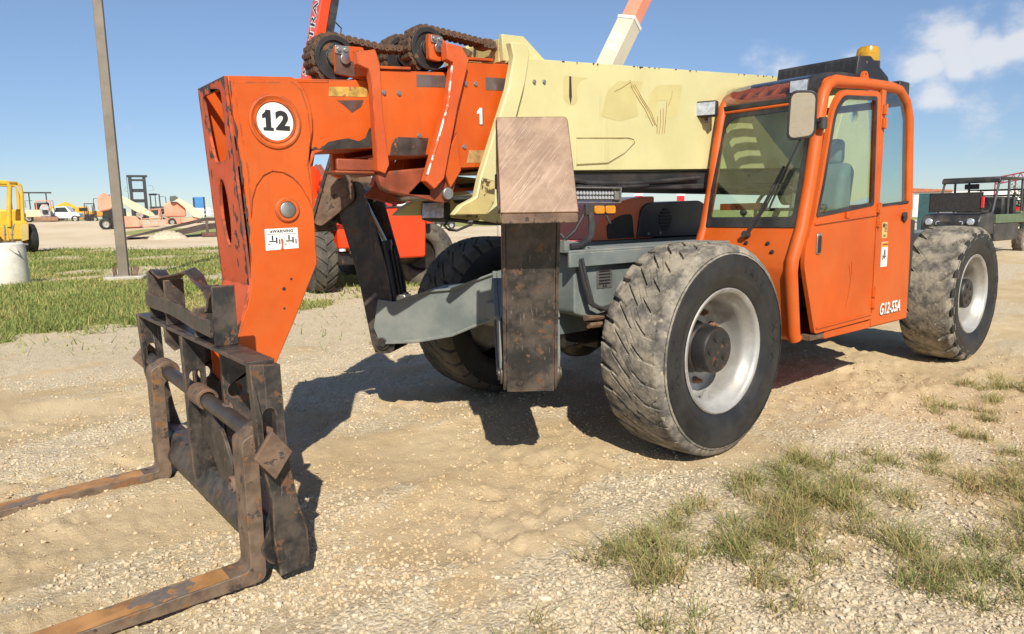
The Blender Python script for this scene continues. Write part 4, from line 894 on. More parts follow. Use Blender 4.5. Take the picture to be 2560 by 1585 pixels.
# ---- black lift cylinder and hoses under the base section
MB().cyl((.35, -.05, 1.68), (-2.9, -.05, 1.66), .06, n=28).xz([(.45, 1.66), (.45, 1.722), (-2.8, 1.83), (-2.8, 1.70)], .19, .27).xz([(.45, 1.66), (.45, 1.722), (-2.8, 1.83), (-2.8, 1.70)], -.27, -.19).build('lift_cylinder', blackclean, T, bevel=.004)
MB().xz([(.48, 1.615), (.48, 1.658), (-2.6, 1.70), (-2.6, 1.655)], .16, .285).build('hose_tray', blackpl, T, bevel=.01)
MB().tube([(.48, .29, 1.70), (.20, .295, 1.665), (-.2, .30, 1.665), (-.6, .30, 1.69), (-1.0, .30, 1.72)], .016, 8).tube([(.3, .295, 1.64), (0, .305, 1.635), (-.4, .305, 1.655)], .012, 8).build('hydraulic_hose', blackpl, T)
# ---- work light bar, markers and cables beside the near outrigger
MB().bx(.16, .62, .48, .52, 1.545, 1.605).build('light_bar', blackpl, T, bevel=.004)
lb = MB().bx(.140, .62, .46, .535, 1.62, 1.626).bx(.134, .140, .46, .537, 1.532, 1.626).bx(.14, .62, .46, .535, 1.528, 1.534); lb.build('light_bracket', zinc, T, bevel=.001)
MB().bx(.142, .185, .521, .526, 1.548, 1.602).build('bracket_plate', zinc, T, bevel=.003)
led = MB().lathe([(.0, .006), (.009, .005), (.0115, 0)], (0, 0, 0), (0, 1, 0), 12).build('light_emitting_diode', lamp, T); fst = True
for i in range(14):
    for j in range(2):
        o = led if fst else dup(led, T); fst = False; o.location = (.205+.028*i, .5205, 1.562+.028*j)
for k, x_ in enumerate((.245, .345)):
    MB().xz(rrect(x_-.043, x_+.043, 1.462, 1.512, .014), .535, .55).build('amber_marker', amber, T, bevel=.003)
MB().bx(.19, .45, .51, .534, 1.455, 1.520).build('marker_bracket', blackpl, T, bevel=.003)
MB().tube([(.40, .52, 1.46), (.42, .55, 1.40), (.46, .58, 1.32), (.56, .60, 1.275), (.66, .60, 1.27)], .022, 8).tube([(.27, .53, 1.455), (.26, .54, 1.42), (.245, .545, 1.40)], .008, 6).tube([(.44, .5, 1.46), (.52, .5, 1.36), (.62, .5, 1.30)], .010, 6).build('cable_bundle', blackpl, T)
MB().xz([(.70, 1.252), (.50, 1.252), (.54, 1.29), (.70, 1.31)], .45, .60).build('cable_bracket', grey, T)
# lamp under the third section
MB().tube([(1.05, -.1, 1.44), (.9, .05, 1.415), (.7, .2, 1.405), (.5, .35, 1.41)], .012, 8).tube([(1.05, -.1, 1.44), (1.08, -.1, 1.40), (1.06, -.08, 1.375), (1.02, -.05, 1.37), (.98, -.02, 1.39), (.95, .02, 1.41)], .008, 6).tube([(.62, .25, 1.40), (.55, .3, 1.37), (.50, .36, 1.33), (.47, .4, 1.26)], .012, 6).build('dangling_cable', blackpl, T)
lh = empty  # (no thing of its own: the lamp hangs from the machine)
MB().bx(-.09, .09, -.06, .055, -.06, .06).build('work_lamp', blackpl, T, loc=(1.04, -.235, 1.49), bevel=.012).rotation_euler = (.15, 0, math.radians(-62))
MB().bx(-.078, .078, .056, .064, -.048, .048).build('lamp_lens', lamp, T, loc=(1.04, -.235, 1.49), bevel=.004).rotation_euler = (.15, 0, math.radians(-62))
# ---- engine side on the far flank
eng = [(-.62, 1.235), (-.70, 1.40), (-.90, 1.55), (-1.20, 1.60), (-1.40, 1.60), (-1.40, 1.235)]
MB().xz(rounded(eng, [.02, .2, .2, .1, .02, .02]), -1.12, -.46).build('engine_hood', M('lightened_hood_red', (.80, .20, .10), .35, var=.1, scale=2, coat=.3), T, 'dark orange engine hood with a black air intake', bevel=.03)  # hood red lightened to make up for the shade under the boom
MB().xz(rounded([(-.80, 1.245), (-.78, 1.36), (-.93, 1.44), (-1.10, 1.45), (-1.13, 1.245)], [.01, .04, .08, .04, .01]), -.459, -.452).build('air_intake', blackpl, T)
MB().xz(rounded([(-1.16, 1.245), (-1.21, 1.50), (-1.30, 1.545), (-2.05, 1.565), (-2.16, 1.50), (-2.22, 1.235)], [.01, .06, .05, .06, .08, .01]), -1.1, -.44).build('engine_cover', bluegrey, T, 'dark navy engine cover with slotted vents', bevel=.03)
for k, (zz, hw) in enumerate(((1.485, .03), (1.455, .06), (1.425, .085), (1.395, .09), (1.365, .08), (1.335, .06), (1.307, .03))):
    MB().xz(rrect(-1.53-hw, -1.53+hw, zz-.010, zz+.010, .009), -.4402, -.430).build('vent_slot', inkm, T, bevel=.002)
for x_ in (-1.30, -1.46): MB().lathe([(.014, 0), (.014, .006), (0, .008)], (x_, -.439, 1.275), (0, 1, 0), 10).build('cover_bolt', zinc, T)
MB().bx(-3.3, -1.3, -1.2, -.5, 1.0, 1.24).bx(-4.6, -3.2, -.62, .62, .75, 1.21).build('rear_body', blackclean, T, bevel=.04)
MB().xz(rounded([(-3.35, 2.72), (-3.7, 2.55), (-3.95, 1.6), (-3.3, 1.5), (-3.0, 1.9)], .08), .26, .31, [circ(-3.45, 2.35, .07)]).xz(rounded([(-3.35, 2.72), (-3.7, 2.55), (-3.95, 1.6), (-3.3, 1.5), (-3.0, 1.9)], .08), -.34, -.26).build('boom_tower', cream, T, bevel=.006)

# ------------------------------------------------------------------ fork carriage
FC = empty('fork_carriage', 'black steel fork carriage with two rusty forks resting on the dirt at the front', 'fork carriage', (2.62, 0, 0))
FO = V(2.62, 0, 0)
def fb(mb, name, mat, label=None, bevel=.003, parent=None):
    o = mb.build(name, mat, parent or FC, label, bevel=bevel)
    for v in o.data.vertices: v.co -= FO
    return o
upo = [(2.705, .918), (2.585, .905), (2.580, .64), (2.572, .50), (2.545, .32), (2.515, .20), (2.512, .045), (2.64, .035), (2.655, .20), (2.652, .36), (2.690, .56)]
uslot = [(2.642+.026*math.cos(a), .665+(.045 if math.sin(a) > 0 else -.045)+.026*math.sin(a)) for a in [2*math.pi*(i+.5)/24 for i in range(24)]]
for y0 in (.930, -.990):
    fb(MB().xz(upo, y0, y0+.045, [uslot]), 'upright', black, 'scratched near upright plate' if y0 > 0 else None)
fb(MB().bx(2.590, 2.702, -.9445, .9295, .905, .922), 'top_bar', black)
innp = [(2.705, .904), (2.600, .904), (2.60, .62), (2.57, .40), (2.57, .10), (2.68, .10), (2.70, .22), (2.70, .60)]
isl = [(2.650+.030*math.cos(a), .650+(.05 if math.sin(a) > 0 else -.05)+.030*math.sin(a)) for a in [2*math.pi*(i+.5)/24 for i in range(24)]]
fb(MB().xz(innp, -.04, .0, [isl]), 'inner_plate', black)
fb(MB().xz([(2.70, .9045), (2.60, .9045), (2.60, .80), (2.66, .78), (2.70, .83)], -.36, -.325), 'hanger_plate', black)
cpl = rounded([(2.60, .903), (2.40, .80), (2.33, .52), (2.38, .22), (2.56, .14), (2.60, .30)], .04)
for y0 in (-.262, .234): fb(MB().xz(cpl, y0, y0+.028, [circ(2.545, .66, .035, 16)]), 'coupler_plate', black)
fb(MB().xz([(2.60, .904), (2.50, .86), (2.55, .74), (2.60, .72)], .60, .63), 'hanger_plate', black)
fb(MB().prism(rounded([(-.02, .60), (.10, .60), (.33, .49), (.45, .36), (.42, .18), (.34, .14), (.20, .30), (.0, .44)], .03), (2.625, .0, 0), (0, 1, 0), (0, 0, 1), .018), 'gusset_plate', black)
for yy, zz in ((.42, .60), (.44, .26)): fb(MB().lathe([(.045, 0), (.045, .03), (.032, .034), (.03, .02), (.018, .02), (.018, .034), (0, .034)], (2.62, yy, zz), (1, 0, 0), 24), 'pin_bushing', rusty)
# lower beam: square tube tilted back
fb(MB().prism(rounded([(2.70, .14), (2.64, .26), (2.50, .20), (2.55, .06), (2.66, .07)], .03), (0, -.9445, 0), (1, 0, 0), (0, 0, 1), -1.874), 'lower_beam', black)
# fork shaft with end plates
fb(MB().cyl((2.648, -1.06, .635), (2.648, 1.03, .585), .036, n=24), 'fork_shaft', M('worn_shaft_steel', (.085, .07, .06), .45, metal=.5, var=.25, scale=6, chips=(RUST, .6, 5.0)))
fb(MB().prism([(0, -.098), (.074, 0), (0, .098), (-.074, 0)], (2.655, 1.015, .565), V(-1, 0, 0), V(.0, 0, 1), .022), 'shaft_end_plate', rusty, 'rusty diamond shaped shaft end plate')
fb(MB().prism([(0, -.10), (.085, 0), (0, .10), (-.085, 0)], (2.648, -1.065, .635), V(-1, 0, 0), V(0, 0, 1), .02), 'shaft_end_plate', rusty)
def fork(yc, zsh):
    w = .062
    prof = rounded([(2.738, zsh+.02), (2.685, zsh+.045), (2.62, zsh+.05), (2.600, zsh-.03), (2.675, zsh-.06), (2.676, .010), (4.30, .006), (4.30, .020), (2.738, .068)], [.02, .02, .03, .02, .02, .045, .004, .004, .03])
    return fb(MB().xz(prof, yc-w, yc+w), 'fork', forkmat, bevel=.006)
f1 = fork(.86, .588); f1['label'] = 'near rusty fork blade lying on the dirt'
f2 = fork(-.62, .628); f2['label'] = 'far rusty fork blade'
for f_, yc in ((f1, .86), (f2, -.62)):
    fb(MB().prism([(.02, yc-.054), (1.48, yc-.054), (1.48, yc+.054), (.02, yc+.054)], (2.80, 0, .0664), (1, 0, -.0307), (0, 1, 0), .0012), 'blade_top', forktop, bevel=0, parent=FC)
for yc, zc in ((.86, .592), (-.62, .630)):
    fb(MB().lathe([(.037, -.066), (.058, -.066), (.058, .066), (.037, .066)], (2.648, yc, zc), (0, 1, 0), 28), 'fork_eye', rusty)
fb(MB().lathe([(.037, -.09), (.052, -.09), (.052, .09), (.037, .09)], (2.648, .08, .612), (0, 1, 0), 28), 'shaft_collar', rusty)
# bent load backrest on the top bar
for yy, hh in ((-.675, .262), (-.32, .235), (.20, .14), (.505, .262)):
    fb(MB().bx(2.592, 2.690, yy-.007, yy+.007, .9225, .9225+hh), 'backrest_post', black)
def ribbon(path, wdir, wd, th, name, mat):
    P = [V(*p) for p in path]; k = len(P); mb = MB(); vs = []
    for i in range(k):
        Tn = (P[min(i+1, k-1)]-P[max(i-1, 0)]).normalized(); wv = V(*(wdir[i] if isinstance(wdir, list) else wdir)).normalized(); nn = Tn.cross(wv).normalized()
        for a, b_ in ((-.5, -.5), (.5, -.5), (.5, .5), (-.5, .5)): vs.append(P[i]+wv*wd*a+nn*th*b_)
    fs = [(4*i+j, 4*i+(j+1) % 4, 4*i+4+(j+1) % 4, 4*i+4+j) for i in range(k-1) for j in range(4)]+[(0, 1, 2, 3), (4*k-4, 4*k-3, 4*k-2, 4*k-1)]
    mb.add(vs, fs); return fb(mb, name, mat, bevel=.002)
ribbon([(2.700, -.685, 1.035), (2.700, -.50, 1.028), (2.698, -.22, 1.032), (2.697, .0, 1.022), (2.697, .20, 1.006), (2.697, .498, .998)], (0, 0, 1), .075, .012, 'backrest_bar', black)
ribbon([(2.64, -.675, 1.18), (2.64, -.63, 1.19), (2.645, -.54, 1.165), (2.64, -.46, 1.145), (2.635, -.36, 1.165), (2.63, -.26, 1.19), (2.61, -.15, 1.212), (2.60, -.06, 1.20), (2.60, .01, 1.16), (2.605, .08, 1.15), (2.60, .18, 1.15), (2.61, .27, 1.11), (2.635, .33, 1.05), (2.64, .39, 1.06), (2.645, .45, 1.13), (2.64, .505, 1.18)],
       [(1, 0, .1), (1, 0, .1), (1, 0, .3), (1, .1, .4), (1, 0, .2), (1, 0, -.2), (1, .2, -.3), (1, .1, .2), (1, 0, .5), (1, .1, .5), (1, .1, -.2), (.9, .2, -.4), (1, 0, .1), (1, 0, .2), (1, 0, 0), (1, 0, 0)], .085, .010, 'bent_top_strap', M('bent_strap', (.045, .034, .030), .5, var=.4, scale=8, chips=(RUST, .55, 6.0), edge=((.20, .10, .06), .012, 1.0)))
# ------------------------------------------------------------------ cab
YN, YF = 1.155, .375      # centre lines of the near and far cage hoops
hoop = [(-1.10, .545), (-.965, .575), (-.945, .62), (-.875, 1.05), (-.885, 1.13), (-.985, 1.34), (-1.06, 1.62), (-1.155, 2.10), (-1.19, 2.24), (-1.235, 2.30), (-1.31, 2.335), (-1.70, 2.365), (-2.20, 2.385), (-2.36, 2.375), (-2.50, 2.30), (-2.575, 2.17), (-2.62, 1.80), (-2.665, 1.45)]
def hoop_at(y, cut=0): return [(a, y, b_) for a, b_ in hoop[cut:]]
cabf = MB().tube(hoop_at(YN, 1), [.044]*7+[.040]*10, 14).build('cab_frame', cabor, T, 'orange cab frame of bent tube')
MB().tube(hoop_at(YF, 1), .040, 12).build('frame_hoop', cabor, cabf)
MB().cyl((-1.205, YF, 2.262), (-1.205, YN, 2.262), .026, n=12).cyl((-2.50, YF, 2.30), (-2.50, YN, 2.30), .03, n=12).cyl((-2.665, YF, 1.47), (-2.665, YN, 1.47), .03, n=12).build('cross_tube', cabor, cabf)
# front lower skin (rolled sheet) and side skins
fs_ = [(-.965, 1.345), (-.875, 1.14), (-.858, 1.06), (-.935, .60), (-.975, .565)]
sk = MB(); vs = []
n_ = len(fs_)
fine = []
for a, b_ in zip(fs_[:-1], fs_[1:]):
    for q in range(3): fine.append((a[0]+(b_[0]-a[0])*q/3, a[1]+(b_[1]-a[1])*q/3))
fine.append(fs_[-1])
for x_, z_ in fine:
    vs += [(x_, YF-.01, z_), (x_, YN-.035, z_), (x_-.006, YF-.01, z_), (x_-.006, YN-.035, z_)]
k = len(fine)
sk.add(vs, [(4*i, 4*i+1, 4*i+5, 4*i+4) for i in range(k-1)]+[(4*i+2, 4*i+6, 4*i+7, 4*i+3) for i in range(k-1)]+[(4*i+1, 4*i+3, 4*i+7, 4*i+5) for i in range(k-1)]+[(4*i, 4*i+4, 4*i+6, 4*i+2) for i in range(k-1)])
sk.build('front_skin', cabor, cabf, sharp=60)
for yy, zz in ((.50, 1.22), (.60, 1.235), (.66, 1.17), (.78, 1.235), (.95, 1.235), (1.0, 1.18)):
    xx = -.875-.095*(zz-1.14)/.205
    MB().lathe([(.017, 0), (.017, .004), (.010, .006), (.010, .013), (0, .014)], (xx+.001, yy, zz), (1, 0, .45), 12).build('skin_bolt', darkgrease, cabf)
MB().prism(rounded([(.60, .575), (.60, .66), (.66, .69), (.73, .64), (.80, .585), (.78, .575)], .012), (-.932, 0, 0), (0, 1, 0), (.165, 0, 1), .003).build('rust_hole', darkgrease, cabf)
MB().bx(-2.66, -1.0, YF-.03, YF-.018, .60, 1.40).bx(-2.66, -1.0, YF, YN-.04, .555, .575).bx(-2.675, -2.66, YF, YN, .60, 1.45).build('far_skin', cabor, cabf)
MB().bx(-1.34, -1.14, 1.10, 1.175, .545, .585).build('sill_step', rusty, cabf, bevel=.003)
MB().bx(-2.70, -1.34, 1.09, 1.178, .535, .595).build('sill', cabor, cabf, bevel=.006)
# door: upper window half and lower panel
YD = 1.192
door_o = rounded([(-1.385, 2.285), (-1.925, 2.325), (-1.99, 2.30), (-2.02, 1.45), (-2.045, .61), (-1.165, .595), (-.975, 1.09), (-.985, 1.20), (-1.075, 1.40), (-1.27, 2.18)], [.06, .02, .02, .01, .02, .03, .08, .05, .04, .10])
door_h = rounded([(-1.415, 2.235), (-1.905, 2.270), (-1.950, 1.500), (-1.115, 1.425), (-1.185, 1.65), (-1.30, 2.14)], [.05, .03, .03, .03, .05, .08])
door = MB().xz(door_o, YD-.03, YD, [door_h]).build('door', cabor, T, 'orange cab door with a window above and panel below', bevel=.004)
MB().xz([(a*1.0, b_) for a, b_ in rounded([(-1.405, 2.250), (-1.915, 2.285), (-1.962, 1.490), (-1.100, 1.413), (-1.175, 1.65), (-1.29, 2.145)], [.05, .03, .03, .03, .05, .08])], YD+.0005, YD+.006, [rounded([(-1.43, 2.222), (-1.892, 2.255), (-1.935, 1.515), (-1.135, 1.440), (-1.20, 1.65), (-1.312, 2.13)], [.05, .03, .03, .03, .05, .08])]).build('window_seal', blackpl, door)
MB().xz(rounded([(-1.41, 2.24), (-1.91, 2.275), (-1.955, 1.495), (-1.11, 1.42), (-1.18, 1.65), (-1.295, 2.14)], [.05, .03, .03, .03, .05, .08]), YD-.018, YD-.013).build('door_window', gl_side, door)
MB().xz([(-1.092, 1.375), (-2.005, 1.425), (-2.005, 1.412), (-1.088, 1.362)], YD+.0005, YD+.012).xz([(-1.178, .640), (-2.035, .655), (-2.035, .643), (-1.175, .628)], YD+.0005, YD+.010).xz([(-2.022, 1.40), (-2.036, 1.40), (-2.043, .66), (-2.03, .66)], YD+.0005, YD+.008).build('door_rib', cabor, door, bevel=.003)
MB().xz(rounded([(-1.125, 1.305), (-1.19, 1.31), (-1.19, 1.16), (-1.125, 1.155)], .025), YD+.0005, YD+.008).build('door_handle', zinc, door, bevel=.004)
MB().xz(rounded([(-1.135, 1.285), (-1.18, 1.29), (-1.18, 1.17), (-1.135, 1.165)], .018), YD+.0082, YD+.012).build('handle_recess', inkm, door, bevel=.002)
MB().tube([(-1.62, YD+.002, 1.06), (-1.66, YD+.002, .95), (-1.645, YD+.002, .86), (-1.60, YD+.002, .74)], .0018, 6).tube([(-1.66, YD+.002, 1.08), (-1.675, YD+.002, .98)], .0018, 6).build('scratch', M('door_scratch', (.38, .07, .015), .6), door)
for zz in (1.47, 1.36, .82, .73, 2.20, 2.10):
    MB().bx(-2.075, -2.02, YD-.01, YD+.016, zz-.035, zz+.035).cyl((-2.048, YD+.016, zz-.04), (-2.048, YD+.016, zz+.04), .011, n=10).build('hinge', cabor, T, bevel=.002)
MB().bx(-1.56, -1.52, YD+.0005, YD+.018, 1.40, 1.445).build('latch', cabor, door, bevel=.004)
# rear quarter: lower panel and window
q_o = rounded([(-2.055, 1.47), (-2.655, 1.50), (-2.70, 1.10), (-2.715, .545), (-2.055, .545)], [.01, .04, .1, .02, .01])
MB().xz(q_o, YD-.035, YD-.004).build('quarter_panel', cabor, T, bevel=.004)
MB().xz(rounded([(-2.055, 2.335), (-2.33, 2.345), (-2.47, 2.26), (-2.545, 2.10), (-2.645, 1.505), (-2.055, 1.475)], [.01, .1, .1, .1, .03, .01]), YD-.030, YD-.026).build('quarter_window', gl_side, T)
MB().bx(-2.075, -2.015, YD-.04, YD-.002, 1.46, 2.345).build('door_post', cabor, cabf, bevel=.004)
MB().xz([(-2.08, 1.478), (-2.645, 1.508), (-2.648, 1.526), (-2.08, 1.496)], YD-.025, YD-.012).build('window_seal', blackpl, cabf)
MB().xz(rounded([(-2.49, 1.43), (-2.56, 1.435), (-2.575, 1.38), (-2.53, 1.345), (-2.49, 1.375)], .015), YD-.0038, YD+.010).cyl((-2.50, YD, 1.405), (-2.46, YD+.03, 1.405), .012, n=10).build('quarter_latch', blackpl, T, bevel=.003)
# stickers on the quarter panel
MB().xz(rrect(-2.235, -2.145, 1.235, 1.36, .01), YD-.0037, YD-.0022).build('flag_sticker', M('gold_sticker', (.62, .42, .14), .5, var=.05), T)
for k in range(6): MB().bx(-2.228, -2.185 if k < 3 else -2.155, YD-.0021, YD-.0012, 1.285+.011*k, 1.290+.011*k).build('flag_stripe', inkm, T)
MB().bx(-2.185, -2.155, YD-.0021, YD-.0010, 1.318, 1.350).build('flag_canton', inkm, T)
text('USA', .022, (-2.19, YD-.0018, 1.253), (-1, 0, 0), (0, 0, 1), inkm, 'flag_lettering', T, .0006, .0006)
MB().xz(rrect(-2.265, -2.155, 1.01, 1.205, .003), YD-.0037, YD-.0022).build('cab_warning_sticker', white, T)
MB().bx(-2.263, -2.157, YD-.0021, YD-.0012, 1.165, 1.203).build('sticker_band', inkor, T)
text('WARNING', .021, (-2.214, YD-.0008, 1.184), (-1, 0, 0), (0, 0, 1), inkm, 'sticker_lettering', T, .0006)
for a0, a1, b0, b1 in ((-2.218, -2.200, 1.07, 1.145), (-2.235, -2.228, 1.09, 1.14), (-2.19, -2.178, 1.06, 1.11), (-2.245, -2.180, 1.085, 1.092)): MB().bx(a0, a1, YD-.0021, YD-.0012, b0, b1).build('sticker_figure', inkm, T)
for dx, dz, mt, off, ext in ((.004, -.004, inkm, .0065, .0003), (0, 0, inkw, .0022, .0010)):
    text('G12-55A', .130, (-2.375+dx, YD-.0032+ext, .665+dz), (-1, 0, 0), (0, 0, 1), mt, 'model_lettering', T, ext, off, .22, 1.02, .78)
# windshield, surround and wipers
Ow = V(-.968, YF, 1.345); vw = (V(-1.172, YF, 2.195)-Ow); Lw = vw.length; vw.normalize(); Uw = V(0, 1, 0); Ww = YN-YF
brd = rounded([(.015, .0), (Ww-.03, .0), (Ww-.03, Lw), (.015, Lw)], [.02, .02, .06, .10])
inn = rounded([(.052, .075), (Ww-.065, .075), (Ww-.065, Lw-.045), (.052, Lw-.045)], [.03, .03, .07, .12])
MB().prism(brd, Ow, Uw, vw, .010, [inn]).build('windshield_surround', blackpl, T)
MB().prism(inn, Ow+V(.003, 0, 0), Uw, vw, .005).build('windshield', gl_front, T, 'green tinted windshield')
wp = V(-.930, .845, 1.315)
Nw = Uw.cross(vw).normalized()
def on_ws(a, b_, h=.03): return Ow + Uw*a + vw*b_ + Nw*h
b0 = on_ws(.40, -.06, .04)
MB().tube([b0, on_ws(.50, .10, .06), on_ws(.62, .42, .055)], .011, 8).tube([on_ws(.43, -.04, .045), on_ws(.53, .12, .06), on_ws(.645, .42, .055)], .006, 6).build('wiper_arm', blackpl, T)
MB().tube([on_ws(.545, .13, .03), on_ws(.645, .43, .045), on_ws(.745, .78, .03)], .008, 6).tube([on_ws(.60, .28, .045), on_ws(.645, .42, .06), on_ws(.70, .60, .045)], .006, 6).build('wiper_blade', blackpl, T)
MB().cyl(b0-Nw*.05, b0+Nw*.02, .026, n=14).build('wiper_pivot', blackpl, T)
# roof: smoked panel over orange bars, black rim
for k in range(7):
    yb = YF+.06+k*.108
    MB().tube([(-1.205, yb, 2.225), (-1.215, yb+.012, 2.285), (-1.265, yb+.03, 2.338), (-1.40, yb+.045, 2.372), (-1.9, yb+.05, 2.39)], .024, 8).build('roof_bar', cabor, cabf)
rp = [(-1.168, 2.245), (-1.185, 2.315), (-1.235, 2.370), (-1.32, 2.405), (-1.55, 2.428), (-2.45, 2.440)]
def skin(prof, y0, y1, th, name, mat, parent):
    m = MB(); k = len(prof); vs = []
    for x_, z_ in prof: vs += [(x_, y0, z_), (x_, y1, z_), (x_-.002, y0, z_-th), (x_-.002, y1, z_-th)]
    m.add(vs, [(4*i, 4*i+1, 4*i+5, 4*i+4) for i in range(k-1)]+[(4*i+2, 4*i+6, 4*i+7, 4*i+3) for i in range(k-1)]+[(4*i+1, 4*i+3, 4*i+7, 4*i+5) for i in range(k-1)]+[(4*i, 4*i+4, 4*i+6, 4*i+2) for i in range(k-1)]+[(0, 2, 3, 1), (4*k-4, 4*k-3, 4*k-1, 4*k-2)])
    return m.build(name, mat, parent, sharp=60)
skin(rp[:5], YF+.0, YN-.16, .006, 'roof_glass', gl_roof, T)
skin(rp, YN-.155, YN-.03, .03, 'roof_edge', blackpl, T)
skin(rp[4:], YF, YN-.16, .02, 'roof_rear', blackpl, T)
MB().bx(-1.19, -1.155, YF+.02, YN-.06, 2.212, 2.247).build('roof_trim', blackpl, T, bevel=.004)
MB().cyl((-1.166, YF+.02, 2.200), (-1.166, YN-.06, 2.200), .013, n=10).build('trim_rail', cabor, T)
# work lights on the roof edge and mirror
def worklamp(c, rz, tilt, s=1.0):
    o = MB().bx(-.06*s, .03*s, -.082*s, .082*s, -.058*s, .058*s).build('roof_lamp', blackpl, T, loc=c, bevel=.012); o.rotation_euler = (0, tilt, rz)
    g = MB().bx(.031*s, .036*s, -.070*s, .070*s, -.046*s, .046*s).build('lamp_lens', lamp, o, bevel=.003)
    MB().bx(-.02, .0, -.012, .012, -.10*s, -.06*s).build('lamp_stem', blackpl, o)
worklamp((-1.01, .345, 2.225), math.radians(25), .05, 1.0)
worklamp((-1.195, .985, 2.315), math.radians(8), .0, .85)
mr = MB().prism(rounded([(-.088, -.165), (.088, -.150), (.088, .14), (-.080, .15)], .055, 6), (0, 0, 0), (0, 1, 0), (0, 0, 1), .030).build('wing_mirror', blackpl, T, loc=(-.80, 1.225, 2.075), bevel=.006)
mr.rotation_euler = (0, math.radians(10), math.radians(30))
MB().prism(rounded([(-.074, -.147), (.074, -.134), (.074, .126), (-.066, .134)], .045, 6), (.0312, 0, 0), (0, 1, 0), (0, 0, 1), .0012).build('mirror_face', mirrorm, mr)
MB().tube([(-.83, 1.25, 2.10), (-.89, 1.245, 2.115), (-.95, 1.22, 2.10), (-1.0, 1.20, 2.06), (-1.10, 1.19, 2.05)], .012, 8).bx(-1.155, -1.08, 1.165, 1.215, 2.01, 2.07).cyl((-1.09, 1.215, 2.00), (-1.09, 1.215, 2.075), .026, n=14).build('mirror_arm', blackpl, T)
# air conditioner box with slotted face, beacon
acp = [(-1.83, 2.43), (-1.86, 2.590), (-2.05, 2.61), (-2.36, 2.49), (-2.40, 2.43)]
ac = MB().xz(acp, .42, 1.07).build('air_conditioner', blackpl, T, 'black louvred air conditioner box on the cab roof', bevel=.006)
Oa = V(-1.830, .42, 2.43); va = V(-.03, 0, .155).normalized(); Na = V(0, 1, 0).cross(va)
slm = MB()
for i in range(13):
    for j in range(7):
        slm.prism(rrect(.035+i*.047, .067+i*.047, .022+j*.0175, .030+j*.0175, .003, 2), Oa+Na*.0004, (0, 1, 0), va, .0016)
o = slm.build('vent_slots', inkm, ac); o['kind'] = 'stuff'
MB().lathe([(.010, 0), (.010, .004), (0, .006)], (-1.98, 1.071, 2.555), (0, 1, 0), 10).build('box_bolt', zinc, ac)
bc = MB().lathe([(.088, 0), (.090, .02), (.084, .085), (.076, .112), (.060, .122), (0, .125)], (-2.30, .93, 2.61), (0, 0, 1), 32).build('beacon', amberdome, T, 'amber beacon on the cab roof')
MB().lathe([(.045, 0), (.045, .05), (.03, .07), (0, .075)], (-2.30, .93, 2.62), (0, 0, 1), 16).build('beacon_lamp', M('beacon_core', (.9, .65, .25), .3, metal=.6), bc)
MB().cyl((-2.30, .93, 2.43), (-2.30, .93, 2.612), .092, n=24).build('beacon_base', blackpl, T)
MB().xz(rounded([(-1.72, 2.40), (-1.75, 2.455), (-1.80, 2.455), (-1.83, 2.40)], .02), YN-.01, YN+.012, [circ(-1.775, 2.43, .010, 10)]).build('lifting_eye', cabor, cabf, bevel=.003)
MB().bx(-2.60, -2.42, .95, 1.14, 2.32, 2.46).build('roof_block', blackpl, T, bevel=.01)
# interior
MB().bx(-1.95, -1.45, .52, .98, .95, 1.08).build('seat_cushion', seatm, T, bevel=.05, seg=4)
MB().xz(rounded([(-1.90, 1.05), (-2.02, 1.10), (-2.14, 1.78), (-2.04, 1.84), (-1.94, 1.75), (-1.82, 1.15)], .05), .53, .97).build('seat_back', seatm, T, bevel=.05, seg=4)
MB().bx(-2.16, -2.04, .63, .87, 1.82, 2.02).build('headrest', seatm, T, bevel=.04, seg=3)
MB().bx(-1.28, -1.05, YF+.03, YN-.06, 1.02, 1.33).bx(-1.33, -1.10, .60, .92, 1.30, 1.38).build('dashboard', cabin, T, bevel=.03)
MB().bx(-2.0, -1.3, YF+.03, .50, .9, 1.22).build('side_console', cabin, T, bevel=.03)
sw = [(-1.36+.085*math.sin(a)*.35*-1, .76+.19*math.cos(a), 1.47+.17*math.sin(a)) for a in [2*math.pi*i/28 for i in range(28)]]
MB().tube(sw, .014, 8, closed=True).cyl((-1.36, .76, 1.47), (-1.22, .76, 1.30), .022).cyl((-1.36, .58, 1.47), (-1.36, .94, 1.47), .012, n=8).build('steering_wheel', blackpl, T)
MB().tube([(-1.55, 1.02, 1.10), (-1.55, 1.03, 1.30), (-1.52, 1.03, 1.45)], .012, 8).ball((-1.52, 1.03, 1.48), .028).tube([(-1.42, .44, 1.22), (-1.40, .44, 1.42)], .012, 8).ball((-1.40, .44, 1.45), .028).build('control_lever', blackpl, T)
MB().tube([(-1.22, 1.08, 1.40), (-1.23, 1.08, 1.49), (-1.30, 1.08, 1.51), (-1.40, 1.08, 1.48), (-1.42, 1.08, 1.42)], .011, 8).build('grab_handle', cabor, T)
MB().bx(-1.16, -1.12, YF+.04, YF+.42, 1.47, 1.52).build('dash_rail', cabor, T)
MB().tube([(-2.30, .62, 1.50), (-2.30, .60, 1.95), (-2.28, .62, 2.1)], .03, 8).bx(-2.6, -2.35, .55, 1.0, 1.1, 1.45).build('seat_shelf', cabin, T)
# black guard plate behind the cab and rear light
MB().xz(rounded([(-2.72, 1.40), (-3.02, 1.36), (-3.0, .70), (-2.76, .70)], .02), .98, 1.09).build('rear_guard', blackclean, T, bevel=.01)
MB().bx(-2.78, -2.80, 1.091, 1.093, 1.08, 1.18).build('guard_tag', white, T)
